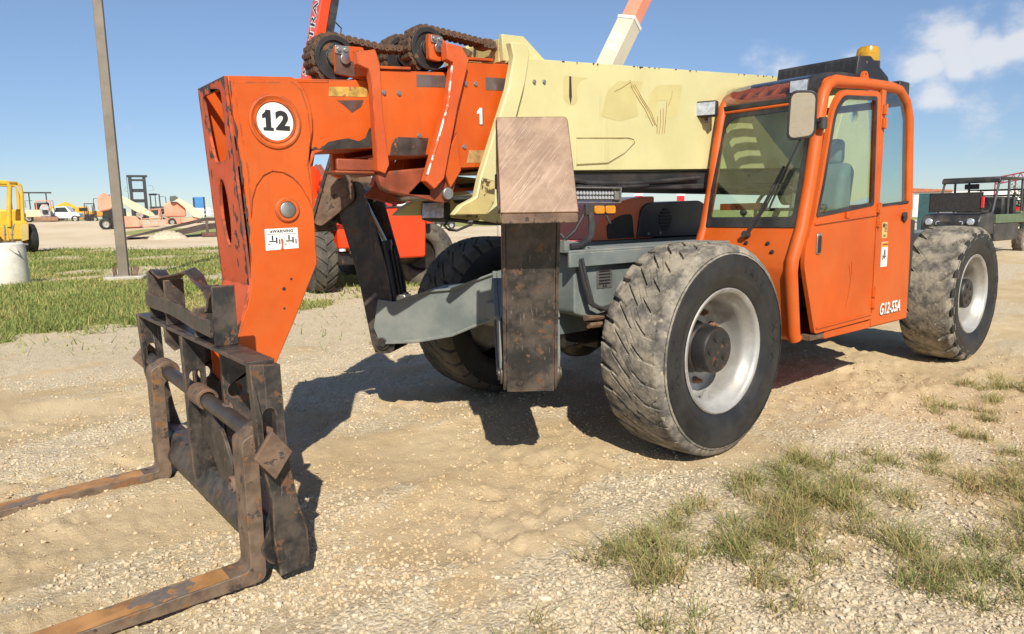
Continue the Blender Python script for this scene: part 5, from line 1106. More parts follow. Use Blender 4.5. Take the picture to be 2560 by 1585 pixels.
# ------------------------------------------------------------------ the yard behind
RZ0 = math.atan2(-VX, VY)
def atg(px, w):
    zc = w*math.cos(PITCH)+CAM.z*math.sin(PITCH); u = (px-1280)*zc/FPX
    x, y = CAM.x+w*VX+u*VY, CAM.y+w*VY-u*VX
    return x, y
def thing(px, w, name, label, cat, dyaw=0.0, group=None, dz=0.0):
    """local x = across the view to the right, local y = away, z up (turned by dyaw degrees)"""
    x, y = atg(px, w); z = float(height(np.array([x]), np.array([y]), False)[0])
    return empty(name, label, cat, (x, y, z+dz), RZ0+math.radians(dyaw)+math.atan((1280-px)/FPX), group)
def tyre(mb_parent, c, r, wd, ax, mat=None, lug=0, name='wheel', rimm=None):
    c = V(*c); A = V(*ax).normalized(); h = wd/2
    o = MB().lathe([(r*.55, -h*.8), (r*.62, -h*.98), (r*.85, -h), (r*.96, -h*.85), (r*.99, -h*.5), (r, 0), (r*.99, h*.5), (r*.96, h*.85), (r*.85, h), (r*.62, h*.98), (r*.55, h*.8)], c, A, 36).build(name, mat or rubber, mb_parent, sharp=50)
    MB().lathe([(r*.56, h*.75), (r*.52, h*.70), (r*.46, h*.35), (r*.20, h*.30), (r*.18, h*.55), (0, h*.58)], c, A, 28).lathe([(r*.56, -h*.75), (r*.52, -h*.70), (r*.46, -h*.35), (r*.20, -h*.30), (0, -h*.3)], c, A, 28).build('rim', rimm or silver, o)
    if lug:
        a = V(0, 0, 1) if abs(A.z) < .9 else V(1, 0, 0); U = A.cross(a).normalized(); W_ = A.cross(U); m = MB()
        for s in (1, -1):
            for k in range(lug):
                q = 2*math.pi*(k+(.5 if s < 0 else 0))/lug; vs = []
                for f in (0, .5, 1.0):
                    for e in (-.32, .32):
                        aa = q + .75*f*2*math.pi/lug + e*2*math.pi/lug; dr = r*(1.055-(.07*f*f))
                        for rr in (dr, r*.93): vs.append(c + A*s*(f*h*1.0-.03*h) + (U*math.cos(aa)+W_*math.sin(aa))*rr)
                fs = []
                for j in range(2):
                    b_ = 4*j; fs += [(b_, b_+2, b_+6, b_+4), (b_, b_+4, b_+5, b_+1), (b_+2, b_+3, b_+7, b_+6)]
                fs += [(0, 1, 3, 2), (8, 10, 11, 9)]
                m.add(vs, fs)
        m.build('tread', treadd, o, bevel=.006 if r > .5 else 0)
    return o
def P(name, mat, par, mb, bevel=.0, label=None): return mb.build(name, mat, par, label, bevel=bevel)
# ---- light pole
t_ = thing(313, 17.1, 'light_pole', 'tall weathered square steel pole standing in the grass on a concrete footing', 'pole', dyaw=-8)
P('shaft', polem, t_, MB().add([(sx*w_, sy*w_, z_) for z_, w_ in ((.02, .112), (10.5, .088)) for sx, sy in ((-1, -1), (1, -1), (1, 1), (-1, 1))], [(0, 1, 5, 4), (1, 2, 6, 5), (2, 3, 7, 6), (3, 0, 4, 7), (4, 5, 6, 7), (3, 2, 1, 0)]), .012)
P('footing', concrete, t_, MB().prism(rounded([(-.42, -.36), (.46, -.40), (.50, .3), (-.38, .38)], .1), (0, 0, -.12), (1, 0, 0), (0, 1, 0), .20), .02)
for ax_, ay_ in ((-.19, -.17), (.19, -.18), (.20, .19), (-.2, .18)): P('anchor_bolt', rusty, t_, MB().cyl((ax_, ay_, .05), (ax_*1.02, ay_*1.1, .30), .022, n=8))
P('cover_scrap', rusty, t_, MB().prism([(0, 0), (.12, .02), (.15, .22), (.05, .30)], (.20, -.20, .05), (1, 0, 0), (.1, .1, 1), .01))
# ---- painted pole footing with anchor rods
t_ = thing(24, 16.3, 'pole_footing', 'short white painted concrete drum with bent anchor rods at the left edge', 'concrete footing')
P('drum', bagm, t_, MB().lathe([(0, -.1), (.40, -.1), (.425, .15), (.415, .45), (.405, .80), (.385, .93), (.34, .97), (.0, .975)], (0, 0, 0), (0, 0, 1), 40), .0)
P('flap', bagm, t_, MB().prism([(0, 0), (.14, .03), (.20, -.16), (.10, -.10)], (.06, -.42, .86), (1, 0, 0), (0, -.12, 1), .008))
P('plate', rusty, t_, MB().bx(-.25, .22, -.25, .22, .976, .992))
for k, (ax_, ln_, ay_) in enumerate(((-.23, .50, 0), (.03, .40, .08), (.16, .42, -.05))):
    P('anchor_rod', zinc, t_, MB().tube([(ax_, -.12+ay_, .97), (ax_+.01, -.12+ay_, .97+ln_*.5), (ax_+.05*(k-.6), -.12+ay_, .97+ln_)], .018, 8).cyl((ax_+.01, -.12+ay_, 1.14), (ax_+.012, -.12+ay_, 1.17), .035, n=6))
P('ribbed_block', whitep, t_, MB().bx(-.45, -.08, -.35, -.27, .985, 1.09), .01)
# ---- yellow forklift, cut by the left edge
t_ = thing(36, 31, 'yellow_forklift', 'big yellow forklift with open overhead guard at the left edge of the yard', 'forklift', dyaw=4)
P('chassis', yellow, t_, MB().bx(-2.6, .55, .2, 2.0, .55, 1.25).bx(-.1, .62, -.2, 2.2, .62, 1.45), .06)
P('side_panel', M('tan_panel', (.52, .38, .14), .5, var=.1, scale=2), t_, MB().prism([(.34, .55), (.60, .62), (.66, 1.35), (.34, 1.22)], (0, -.22, 0), (1, 0, 0), (0, 0, 1), -.02), .01)
P('engine_hood', yellow, t_, MB().bx(-.35, .55, .35, 1.9, 1.2, 1.95), .08)
P('step', zinc, t_, MB().bx(-.1, .55, -.45, -.2, .38, .46), .01)
P('overhead_guard', yellow, t_, MB().tube([(-.05, -.2, 1.2), (.05, -.2, 2.2), (.14, -.2, 2.95), (.05, -.2, 3.08), (-2.2, -.2, 3.2)], .10, 10).tube([(.50, .2, 1.4), (.58, .2, 2.6), (.55, .2, 2.98), (.42, .2, 3.08), (.08, -.2, 3.08)], .075, 10).tube([(.50, 1.9, 1.4), (.58, 1.9, 2.6), (.50, 1.9, 3.04), (-2.2, 1.9, 3.2)], .075, 10).tube([(.2, .9, 1.5), (.2, .9, 3.05)], .04, 8))
for k in range(6): P('guard_bar', yellow, t_, MB().bx(-2.1+.36*k, -2.03+.36*k, -.15, 1.9, 3.06, 3.16), .01)
P('mast_arm', yellow, t_, MB().prism([(-2.3, 2.2), (-1.5, 2.0), (-.9, 2.55), (-1.1, 2.85), (-2.3, 2.6)], (0, .6, 0), (1, 0, 0), (0, 0, 1), -.4), .03)
P('operator_seat', blackpl, t_, MB().bx(-.85, -.35, .5, 1.1, 1.3, 1.5).bx(-.45, -.28, .5, 1.1, 1.45, 2.25), .06)
P('control_panel', blackpl, t_, MB().bx(-1.5, -1.0, .4, 1.3, 1.3, 1.9).cyl((-1.0, .8, 1.9), (-.9, .8, 2.2), .03).bx(-.55, -.25, .9, 1.1, 2.1, 2.45), .05)
P('fender', blackpl, t_, MB().prism([(-1.9, .9), (-1.6, 1.42), (-.9, 1.42), (-.55, .75), (-.7, .75), (-.98, 1.3), (-1.55, 1.3), (-1.78, .85)], (0, -.35, 0), (1, 0, 0), (0, 0, 1), -.5), .01)
tyre(t_, (-1.2, -.2, .72), .74, .55, (.1, -1, 0), treadd, name='front_wheel', rimm=yellow); tyre(t_, (.72, .6, .66), .66, .42, (1, .15, 0), rubber, name='rear_wheel', rimm=yellow)
# ---- far row of machines
def far_roller():
    t_ = thing(108, 72, 'soil_compactor', 'red and cream compactor with a flat black canopy in the far row at left', 'compactor', dz=-.05)
    P('drum', palecream, t_, MB().bx(-1.15, .1, -.6, 1.6, .55, 1.25), .05)
    P('engine_cover', M('grey_radiator', (.42, .42, .42), .5, var=.2, scale=2), t_, MB().bx(.05, .95, -1.0, .6, .55, 1.5).lathe([(.42, 0), (.42, .3), (0, .3)], (.48, -.8, 1.38), (0, -1, 0), 20), .1)
    P('grille', blackpl, t_, MB().bx(.25, .72, -1.12, -1.11, .85, 1.25), .0)
    P('cab_frame', salmon, t_, MB().tube([(-.2, -.3, 1.3), (-.18, -.3, 2.15), (1.0, -.3, 2.15), (1.05, -.3, 1.3)], .06, 8).tube([(.2, -.6, 1.4), (.3, -.6, 1.75), (.7, -.6, 1.75), (.8, -.6, 1.4)], .08, 8))
    P('seat', blackpl, t_, MB().bx(-.35, .9, .2, .8, 1.3, 2.0), .08)
    P('canopy', blackpl, t_, MB().bx(-1.15, 1.2, -.6, 1.4, 2.95, 3.03).tube([(-.72, 0, 1.3), (-.72, 0, 2.95)], .05, 8).tube([(.72, 0, 1.5), (.72, 0, 2.95)], .05, 8).tube([(-1.1, .3, 1.5), (-1.1, .3, 2.2), (-.5, .3, 2.2)], .025, 6).tube([(1.25, .3, 1.3), (1.25, .3, 2.2), (.8, .3, 2.2)], .025, 6), .0)
    P('frame', M('rusty_mud', (.28, .16, .10), .8, var=.3, scale=2), t_, MB().bx(-.55, 1.55, -1.1, .5, .12, .58), .08)
    tyre(t_, (-1.0, -.2, .5), .5, .4, (0, -1, 0)); tyre(t_, (1.25, .8, .5), .5, .4, (0, -1, 0))
far_roller()
t_ = thing(150, 82, 'excavator', 'yellow excavator with folded boom behind the white pickup', 'excavator', dz=-.1)
P('boom', yellow, t_, MB().prism([(-1.2, .9), (-.9, 1.6), (.2, 1.9), (.9, 2.3), (1.6, 2.0), (2.6, 1.2), (3.6, .7), (3.4, .5), (2.2, .9), (1.3, 1.5), (.8, 1.7), (-.6, 1.2)], (0, 0, 0), (1, 0, 0), (0, 0, 1), -.35), .03)
P('body', yellow, t_, MB().bx(-2.2, .3, .3, 2.2, .6, 1.4), .1)
P('track', blackpl, t_, MB().prism(rrect(-2.4, .8, 0, .6, .29), (0, .2, 0), (1, 0, 0), (0, 0, 1), -.5), .0)
t_ = thing(172, 74, 'pickup_truck', 'white pickup truck parked in the far row at left', 'truck', dyaw=-14, dz=-.1)
P('body', whitep, t_, MB().prism(rounded([(-1.1, .40), (-1.12, .95), (-.95, 1.05), (.9, 1.02), (1.45, .93), (1.55, .45)], .08), (0, -.9, 0), (1, 0, 0), (0, 0, 1), -1.8), .06)
P('cabin', whitep, t_, MB().prism(rounded([(-1.05, 1.0), (-.80, 1.62), (.30, 1.66), (.75, 1.02)], .08), (0, -.82, 0), (1, 0, 0), (0, 0, 1), -1.64), .05)
P('side_window', M('dark_glass', (.03, .035, .04), .08, var=.1), t_, MB().prism(rounded([(-.72, 1.06), (-.62, 1.52), (.24, 1.54), (.52, 1.06)], .05), (0, -.825, 0), (1, 0, 0), (0, 0, 1), .01))
P('grille', blackpl, t_, MB().bx(1.2, 1.56, -.93, -.905, .48, .62))
tyre(t_, (-.75, -.8, .36), .36, .24, (0, -1, 0)); tyre(t_, (1.05, -.8, .36), .36, .24, (0, -1, 0))
t_ = thing(207, 78, 'wheel_loader', 'small yellow loader with grey wheel arch beside the pickup', 'loader', dz=-.1)
P('body', M('amber_machine', (.70, .34, .03), .45, var=.15, scale=1), t_, MB().bx(-.3, 1.0, -.6, 1.0, .3, 1.05).bx(-.1, .9, -.4, .9, 1.0, 1.65), .08)
P('cab_window', MATS['dark_glass'], t_, MB().bx(.0, .8, -.42, -.40, 1.15, 1.5))
P('bucket', M('grey_bucket', (.16, .14, .12), .6, var=.2), t_, MB().tube([(-1.3, 0, .1), (-1.25, 0, .7), (-.9, 0, 1.2), (-.4, 0, 1.4)], .16, 8))
tyre(t_, (.75, -.7, .42), .42, .3, (0, -1, 0), rimm=whitep)
t_ = thing(233, 73, 'dark_forklift', 'small dark forklift standing in front of the orange tractor row', 'forklift', dz=-.1)
P('body', darkgrease, t_, MB().bx(-.45, .45, -.4, .8, .2, .8), .05)
P('guard', blackpl, t_, MB().tube([(-.45, -.4, .7), (-.42, -.4, 1.85), (.45, -.4, 1.85), (.5, -.4, .7)], .05, 6).bx(-.45, .47, -.42, .6, 1.83, 1.9).bx(-.3, -.22, -.5, -.42, .1, 1.7).bx(.22, .3, -.5, -.42, .1, 1.7))
tyre(t_, (.38, -.4, .3), .3, .2, (0, -1, 0))
t_ = thing(272, 74, 'orange_tractor', 'weathered orange yard tractor with roll bar left of the pole', 'tractor', dz=-.1)
P('body', M('weathered_amber', (.62, .30, .05), .6, var=.25, scale=1), t_, MB().bx(-1.6, .5, -.5, .7, .5, 1.1).bx(-.4, .5, -.45, .6, 1.05, 1.35), .08)
P('roll_bar', M('brown_frame', (.14, .08, .05), .7, var=.3), t_, MB().tube([(-1.05, -.4, 1.1), (-.95, -.4, 2.35), (-.2, -.4, 2.4), (-.15, -.4, 1.2)], .045, 6).tube([(.15, -.4, 1.0), (.05, -.4, 2.7), (.5, -.4, 2.75), (.75, -.4, .6)], .06, 6).tube([(.3, .3, 1.0), (.3, .3, 2.6)], .06, 6))
P('seat', blackpl, t_, MB().bx(-.6, -.3, -.2, .4, 1.3, 1.7), .03)
tyre(t_, (.1, -.6, .45), .45, .3, (0, -1, 0)); tyre(t_, (-1.3, -.6, .3), .3, .2, (0, -1, 0))
# boom lifts
t_ = thing(335, 56, 'boom_lift', 'faded salmon boom lift with a cream boom sloping down to its basket', 'boom lift', dz=-.05)
P('counterweight', salmon, t_, MB().prism(rounded([(-2.1, 1.3), (-2.2, 2.4), (-1.75, 2.85), (-.95, 2.35), (-.7, 1.95), (-1.35, 1.45)], .2), (0, -.3, 0), (1, 0, 0), (0, 0, 1), -1.4), .15)
P('turret', salmon, t_, MB().prism(rounded([(-.62, .10), (-.75, .55), (-.55, .98), (.35, 1.0), (.62, .65), (.60, .12)], .1), (0, -1.0, 0), (1, 0, 0), (0, 0, 1), -1.2), .08)
P('engine_bay', darkgrease, t_, MB().bx(-1.9, -.3, -.2, .9, .75, 1.6).bx(-1.4, -.6, -.7, .7, .0, .8), .05)
P('boom', palecream, t_, MB().prism([(-.75, 2.50), (-.58, 2.62), (.55, 1.95), (1.55, 1.25), (1.75, .98), (1.35, .92), (.35, 1.35), (-.6, 2.05)], (0, -.35, 0), (1, 0, 0), (0, 0, 1), -.55), .03)
P('tower', palecream, t_, MB().bx(-.55, -.45, -.3, -.2, .9, 2.2).bx(-.25, .05, -.3, .2, .95, 1.3), .02)
P('basket', salmon, t_, MB().tube([(.75, -1.1, .15), (.70, -1.1, 1.35), (2.1, -1.1, 1.5), (2.25, -1.1, .25), (.75, -1.1, .15)], .035, 6).tube([(.75, -1.1, .75), (2.2, -1.1, .85)], .03, 6).tube([(1.35, -1.1, .2), (1.32, -1.1, 1.4)], .03, 6).tube([(.72, -.2, .2), (.70, -.2, 1.35), (2.1, -.2, 1.5)], .03, 6).tube([(1.85, -1.1, .2), (2.0, -1.1, 1.45)], .05, 6))
tyre(t_, (-1.75, -.6, .42), .45, .35, (0, -1, 0), rubber)
t_ = thing(468, 62, 'boom_lift', 'second salmon boom lift behind the ramp, its cream boom ending in a grey hood', 'boom lift', dz=-.15)
P('counterweight', salmon, t_, MB().prism(rounded([(-1.55, .7), (-1.55, 1.75), (-1.2, 2.0), (-.45, 2.0), (.1, 1.55), (.2, .7)], .25), (0, -.5, 0), (1, 0, 0), (0, 0, 1), -1.4), .12)
P('boom', palecream, t_, MB().prism([(-.75, 2.35), (-.5, 2.42), (.5, 1.75), (1.6, .95), (1.3, .55), (.7, .70), (.1, 1.45), (-.6, 2.1)], (0, -.9, 0), (1, 0, 0), (0, 0, 1), -.5), .03)
P('boom_end', M('faded_grey_end', (.10, .11, .10), .6), t_, MB().prism([(-1.05, 2.05), (-1.0, 2.48), (-.55, 2.5), (-.35, 2.32), (-.85, 2.02)], (0, -.95, 0), (1, 0, 0), (0, 0, 1), -.6), .03)
P('chassis', salmon, t_, MB().bx(-.3, 1.2, -.7, .9, .2, .62).bx(-1.5, -.3, -.4, .8, .1, .6), .06)
P('basket', whitep, t_, MB().tube([(1.5, -1, .5), (1.5, -1, 1.25), (2.4, -1, 1.3), (2.4, -1, .55), (1.5, -1, .5)], .04, 6).tube([(1.5, -1, .9), (2.4, -1, .95)], .03, 6))
tyre(t_, (-1.0, -.6, .3), .32, .3, (0, -1, 0))
t_ = thing(408, 66, 'platform_rail', 'rusty tube railing standing in front of the second boom lift', 'railing', dz=-.1)
P('rail', M('pink_rail', (.52, .30, .24), .6, var=.2), t_, MB().tube([(-.9, 0, .0), (-.9, 0, 1.25), (1.0, 0, 1.4), (1.35, 0, 1.1), (1.3, 0, .1)], .035, 6).tube([(-.9, 0, .65), (1.3, 0, .8)], .03, 6).tube([(0, 0, 0), (0, 0, 1.3)], .03, 6).tube([(.6, 0, .1), (.6, 0, 1.35)], .03, 6))
# black mast forklift
t_ = thing(374, 88, 'container_handler', 'black forklift with a tall double mast rising above the boom lifts', 'forklift', dz=-.1)
P('mast', M('dark_mast', (.035, .04, .045), .5, var=.2), t_, MB().bx(-1.65, -1.3, -.4, .0, 0, 5.35).bx(-.15, .22, -.4, .0, 0, 5.35).bx(-1.85, .42, -.45, .05, 5.25, 5.50).bx(-1.3, -.15, -.3, -.1, 4.78, 5.02).bx(-1.3, -.15, -.3, -.1, 3.45, 3.85).bx(-1.3, -.1, -.3, -.1, 2.2, 2.6).tube([(-1.85, -.2, 5.3), (-1.8, -.2, 2.6)], .03, 6).tube([(-1.7, -.2, 5.3), (-1.6, -.2, 2.6)], .03, 6), .02)
P('cab', M('dark_cab', (.04, .045, .05), .4, var=.2), t_, MB().tube([(.55, .2, 1.2), (.55, .2, 3.2), (1.55, .2, 3.2), (1.6, .2, 1.2)], .09, 6).tube([(1.6, .2, 2.9), (2.25, .2, 2.9), (2.3, .2, 1.0)], .05, 6).tube([(1.1, .2, 1.2), (1.1, .2, 3.2)], .06, 6).bx(.4, 2.3, 0, 2, .6, 1.7).bx(.4, 1.3, .2, 1.6, 3.1, 3.3), .03)
P('mirror_arm', zinc, t_, MB().tube([(.4, -.2, 4.3), (.9, -.2, 4.2), (1.0, -.2, 3.7), (.5, -.2, 3.6)], .02, 5).tube([(-2.0, -.2, 4.1), (-2.2, -.2, 3.6), (-1.8, -.2, 3.5)], .02, 5))
P('counterweight', redp, t_, MB().prism(rounded([(2.2, .4), (2.3, 1.5), (2.9, 1.6), (3.1, 1.2), (3.1, .4)], .2), (0, 0, 0), (1, 0, 0), (0, 0, 1), -2.0), .1)
tyre(t_, (-.8, 0, .8), .8, .6, (0, -1, 0)); tyre(t_, (2.0, 0, .6), .6, .5, (0, -1, 0))
t_ = thing(508, 96, 'blue_lift', 'blue boxy machine showing above the ramp beside the orange boom head', 'machine', dz=0)
P('panel', bluep, t_, MB().bx(-.8, .6, 0, .5, 1.4, 2.9), .05)
P('post', blackpl, t_, MB().bx(-.85, -.65, -.1, .0, .2, 2.8).bx(.45, .65, -.1, 0, .2, 2.9))
P('base', whitep, t_, MB().bx(-1.1, 1.3, 0, 1.2, .3, 1.45), .05)
tyre(t_, (-.7, -.1, .35), .35, .3, (0, -1, 0))
# loading ramp and spoil heap
t_ = thing(450, 45, 'loading_ramp', 'dark rusty steel loading ramp sloping up towards the right of the far yard', 'ramp', dyaw=0, dz=-.02)
P('deck', rustdark, t_, MB().prism([(-2.95, .02), (-2.9, .14), (1.6, 1.22), (3.2, 1.22), (3.2, 1.05), (1.6, 1.02)], (0, -.6, 0), (1, 0, 0), (0, 0, 1), -2.2), .01)
P('side_beam', rustdark, t_, MB().prism([(-2.2, .0), (1.5, .85), (3.1, .95), (3.1, .62), (1.4, .45), (-.4, .02)], (0, -.55, 0), (1, 0, 0), (0, 0, 1), -.12), .01)
for x_ in (1.62, 2.75): P('leg', M('rust_leg', (.11, .07, .055), .7, var=.3), t_, MB().bx(x_, x_+.17, -.62, -.45, .25, 1.1))
P('skid', M('rust_skid', (.14, .06, .045), .7, var=.3), t_, MB().bx(1.35, 3.4, -.9, .6, .05, .28), .02)
x_, y_ = atg(424, 44); n_h = 36; hv = []
for i in range(n_h):
    for j in range(20):
        a = -1+2*i/(n_h-1); b_ = -1+2*j/19
        q = max(0, 1-(a*a+b_*b_))
        hv.append((a*1.25, b_*.8, .48*q**.8*(1+.35*(random.random()-.5)) - .04))
hp = MB().add(hv, [(i*20+j, (i+1)*20+j, (i+1)*20+j+1, i*20+j+1) for i in range(n_h-1) for j in range(19)])
gp = hp.build('gravel_pile', M('pale_spoil', (.52, .44, .32), .95, var=.2, scale=6, bump=1.0, bscale=20), None, loc=(x_, y_, float(height(np.array([x_]), np.array([y_]), False)[0])), sharp=90); gp.rotation_euler = (0, 0, RZ0)
tag(gp, 'low heap of pale gravel at the foot of the dark ramp', 'gravel pile')

# ------------------------------------------------------------------ red-orange telehandler parked behind
SA = V(*atg(795, 13.6), 0); SB = V(*atg(1062, 15.0), 0)
ax = (SB-SA).normalized(); ctr_ = (SA+SB)/2; hw = (SB-SA).length/2
S = empty('telehandler', 'red-orange telehandler with boom raised steeply, parked on grass behind the cream one', 'telehandler', (ctr_.x, ctr_.y, -.02), math.atan2(ax.y, ax.x))
# local x = along the axle to the right, local y = away, z up
tyre(S, (-hw+.03, 0, .66), .66, .42, (-1, .08, 0), treadd, 18, 'front_wheel', whitep)
tyre(S, (hw-.03, 0, .66), .66, .42, (1, .85, 0), treadd, 18, 'front_wheel', darkgrease)
tyre(S, (-hw+.25, 3.3, .66), .66, .42, (-1, 0, 0), treadd, 0, 'rear_wheel', whitep); tyre(S, (hw-.2, 3.3, .66), .66, .42, (1, 0, 0), treadd, 0, 'rear_wheel', whitep)
P('axle', darkgrease, S, MB().bx(-hw+.2, hw-.35, -.12, .14, .52, .78).lathe([(.10, -.25), (.18, -.2), (.20, .0), (.16, .1)], (hw-.32, 0, .66), (1, 0, 0), 20).bx(.2, .75, -.2, .1, .74, .82), .02)
P('axle_cylinder', chrome, S, MB().cyl((-.55, -.2, .75), (-.55, -.2, 1.1), .03).cyl((-.55, -.2, .95), (-.55, -.2, 1.35), .055))
P('chassis', redor, S, MB().bx(-hw+.35, .25, -.3, 3.6, .85, 1.42).bx(-hw+.2, -.2, -.4, .4, 1.3, 1.62), .04)
P('cab_body', redor, S, MB().prism(rounded([(-.15, .62), (-.30, 1.40), (-.1, 1.60), (.85, 1.62), (.98, 1.44), (.94, .62)], .06), (0, -.55, 0), (1, 0, 0), (0, 0, 1), -1.5), .04)
P('step_box', redor, S, MB().prism(rounded([(-.30, .82), (-.32, 1.25), (-.05, 1.28), (.12, 1.08), (.12, .82)], .03), (0, -.72, 0), (1, 0, 0), (0, 0, 1), -.16, [circ(-.02, .95, .04, 10)]), .01)
P('cab_post', redor, S, MB().tube([(-.22, -.5, 1.3), (-.34, -.4, 2.9)], .05, 6).tube([(1.05, -.5, 1.3), (1.0, -.4, 2.9)], .05, 6).tube([(-.3, .9, 1.6), (-.34, .9, 2.9)], .05, 6).tube([(1.0, .9, 1.6), (1.0, .9, 2.9)], .05, 6).tube([(-.34, -.4, 2.9), (1.0, -.4, 2.9), (1.0, .9, 2.9), (-.34, .9, 2.9)], .05, 6, closed=True).tube([(.35, -.2, 1.75), (.42, -.2, 2.1), (.60, -.2, 2.1), (.62, -.2, 1.75)], .04, 6))
P('steering_wheel', blackpl, S, MB().tube([(.52+.26*math.cos(a), -.1+.05*math.sin(a), 1.76+.17*math.sin(a)) for a in [2*math.pi*i/20 for i in range(20)]], .018, 6, closed=True).cyl((.52, -.1, 1.76), (.55, .1, 1.58), .03))
P('dashboard', blackpl, S, MB().bx(.1, .85, -.35, .2, 1.61, 1.66), .02)
# raised boom: (its own directions in world space, then moved into the machine's frame)
Minv = Matrix.Rotation(-math.atan2(ax.y, ax.x), 3, 'Z')
q0 = V(*atg(780, 14.9), 0); wr, wa = V(VY, -VX, 0), V(VX, VY, 0)
ca_ = math.cos(.51-math.radians(8)); 
ray_ = (V(q0.x, q0.y, 0)-V(CAM.x, CAM.y, 0)).normalized(); rgt = V(ray_.y, -ray_.x, 0)
bdw = (rgt*.215 + ray_*.06 + V(0, 0, 1)).normalized()
bd = Minv @ bdw; B0 = Minv @ (q0 - V(ctr_.x, ctr_.y, 0) + V(0, 0, .6) - rgt*.52)
fu = Minv @ (rgt*math.cos(.42) - ray_*math.sin(.42)*-1)     # across the bright face (left edge nearer, right edge further)
fu = (fu - bd*fu.dot(bd)).normalized(); fn = fu.cross(bd); fn = fn if (Minv @ ray_).dot(fn) < 0 else -fn      # fn looks at the viewer
fu2 = Minv @ (rgt*math.cos(.42) + ray_*math.sin(.42)); fu2 = (fu2 - bd*fu2.dot(bd)).normalized()
def boombox(c0, c1, d0, d1, l0, l1, mat, name, U=None):
    vs = [B0 + fu2*x_ - fn2*y_ + bd*l for l in (l0, l1) for x_, y_ in ((c0, d0), (c1, d0), (c1, d1), (c0, d1))]
    return P(name, mat, S, MB().add(vs, [(0, 1, 5, 4), (1, 2, 6, 5), (2, 3, 7, 6), (3, 0, 4, 7), (4, 5, 6, 7), (3, 2, 1, 0)]), .008)
fn2 = fu2.cross(bd); fn2 = fn2 if (Minv @ ray_).dot(fn2) < 0 else -fn2
boombox(-.10, .10, 0, .42, .3, 8.5, redor, 'boom')
boombox(.101, .29, .03, .36, 1.0, 8.5, blackpl, 'boom_rail')
boombox(-.108, -.1005, .0, .42, .6, 8.5, M('dull_red_panel', (.60, .10, .075), .5, var=.08, scale=1), 'boom_face')  # thin panel in a duller red on the boom's left side
for of, lift, mt in ((.020, .0, whitep), (.003, .003, M('navy_ink', (.02, .025, .05), .5))):
    Vt = fn2 if bd.cross(fn2).dot(fu2) < 0 else -fn2
    text('SKYTRAK', .34, B0 + fu2*(-.112-lift) - fn2*.21 + bd*4.75, bd, Vt, mt, 'boom_lettering', S, .001, of, .25, 1.02, 1.25)
P('boom_hose', blackpl, S, MB().tube([B0+fu2*.31+bd*q-fn2*.1 for q in (2.0, 3, 3.8, 4.6)], .022, 6).tube([B0+fu2*.31+bd*4.6-fn2*.1, B0+fu2*.34+bd*4.75-fn2*.1, B0+fu2*.46+bd*4.80-fn2*.1, B0+fu2*.47+bd*5.05-fn2*.1, B0+fu2*.32+bd*5.12-fn2*.1], .015, 6))
P('boom_foot', redor, S, MB().prism(rounded([(-1.65, 1.3), (-1.5, 2.2), (-.85, 2.5), (-.62, 1.9), (-.55, 1.3)], .1), (0, .5, 0), (1, 0, 0), (0, 0, 1), -.8).prism(rounded([(-.95, 2.0), (-.9, 2.5), (-.62, 2.0), (-.62, 1.75)], .05), (0, .2, 0), (1, 0, 0), (0, 0, 1), -.2), .02)
P('hose_loop', M('brick_hose', (.25, .09, .06), .6), S, MB().tube([(-1.05, -.1, 2.45), (-.90, -.15, 2.2), (-.92, -.15, 1.9), (-1.1, -.1, 1.75)], .03, 6).tube([(-1.12, -.1, 2.45), (-.98, -.15, 2.2), (-1.0, -.15, 1.9), (-1.15, -.1, 1.78)], .03, 6))
for o in [o for o in col.objects if o.parent == S and o.type == 'MESH' and o.name.startswith('boom_lettering')]: pass
# ------------------------------------------------------------------ cream boom lift whose boom shows above the cream boom
J = thing(1345, 16.5, 'boom_lift', 'cream boom lift behind the telehandler, its box boom and orange fly section pointing up', 'boom lift')
jd = V(.50, .25, 1).normalized(); jb = V(-.1, 0, 1.2); ju = V(1, -.55, 0); ju = (ju-jd*ju.dot(jd)).normalized(); jn = jd.cross(ju)
def jbox(w, dp, l0, l1, mat, name):
    vs = [jb+ju*sx*w/2+jn*sy*dp/2+jd*l for l in (l0, l1) for sx, sy in ((-1, -1), (1, -1), (1, 1), (-1, 1))]
    return P(name, mat, J, MB().add(vs, [(0, 1, 5, 4), (1, 2, 6, 5), (2, 3, 7, 6), (3, 0, 4, 7), (4, 5, 6, 7), (3, 2, 1, 0)]), .008)
greycream = M('grey_cream_paint', (.60, .56, .44), .5, var=.06, scale=1.5, chips=((.06, .05, .045), .70, 3.0))
jbox(.44, .44, 0, 5.42, greycream, 'boom'); jbox(.47, .47, 5.36, 5.44, whitep, 'boom_collar'); jbox(.36, .36, 5.42, 9.5, salmon, 'fly_section')
jf = jn if jn.y < 0 else -jn
fl = -ju if (-ju).y < 0 else ju      # the face towards the viewer's left
text('JLG', .30, jb+jd*4.72+jf*.2225, jd, (ju if jd.cross(ju).dot(jf) > 0 else -ju), whitep, 'boom_lettering', J, .002, .012, .2)
P('turret', greycream, J, MB().bx(-.9, .5, -.6, .6, .6, 1.5), .08); P('chassis', redor, J, MB().bx(-1.2, 1.2, -.8, .8, .45, .8), .05)
for sx in (-1, 1):
    for sy in (-.9, .9): tyre(J, (sx*.95, sy, .42), .42, .3, (0, 1, 0))
# ------------------------------------------------------------------ utility vehicle at the right
Uo = thing(2450, 20.5, 'utility_vehicle', 'dark olive side by side utility vehicle with roll cage at the right edge', 'utility vehicle', dyaw=70)
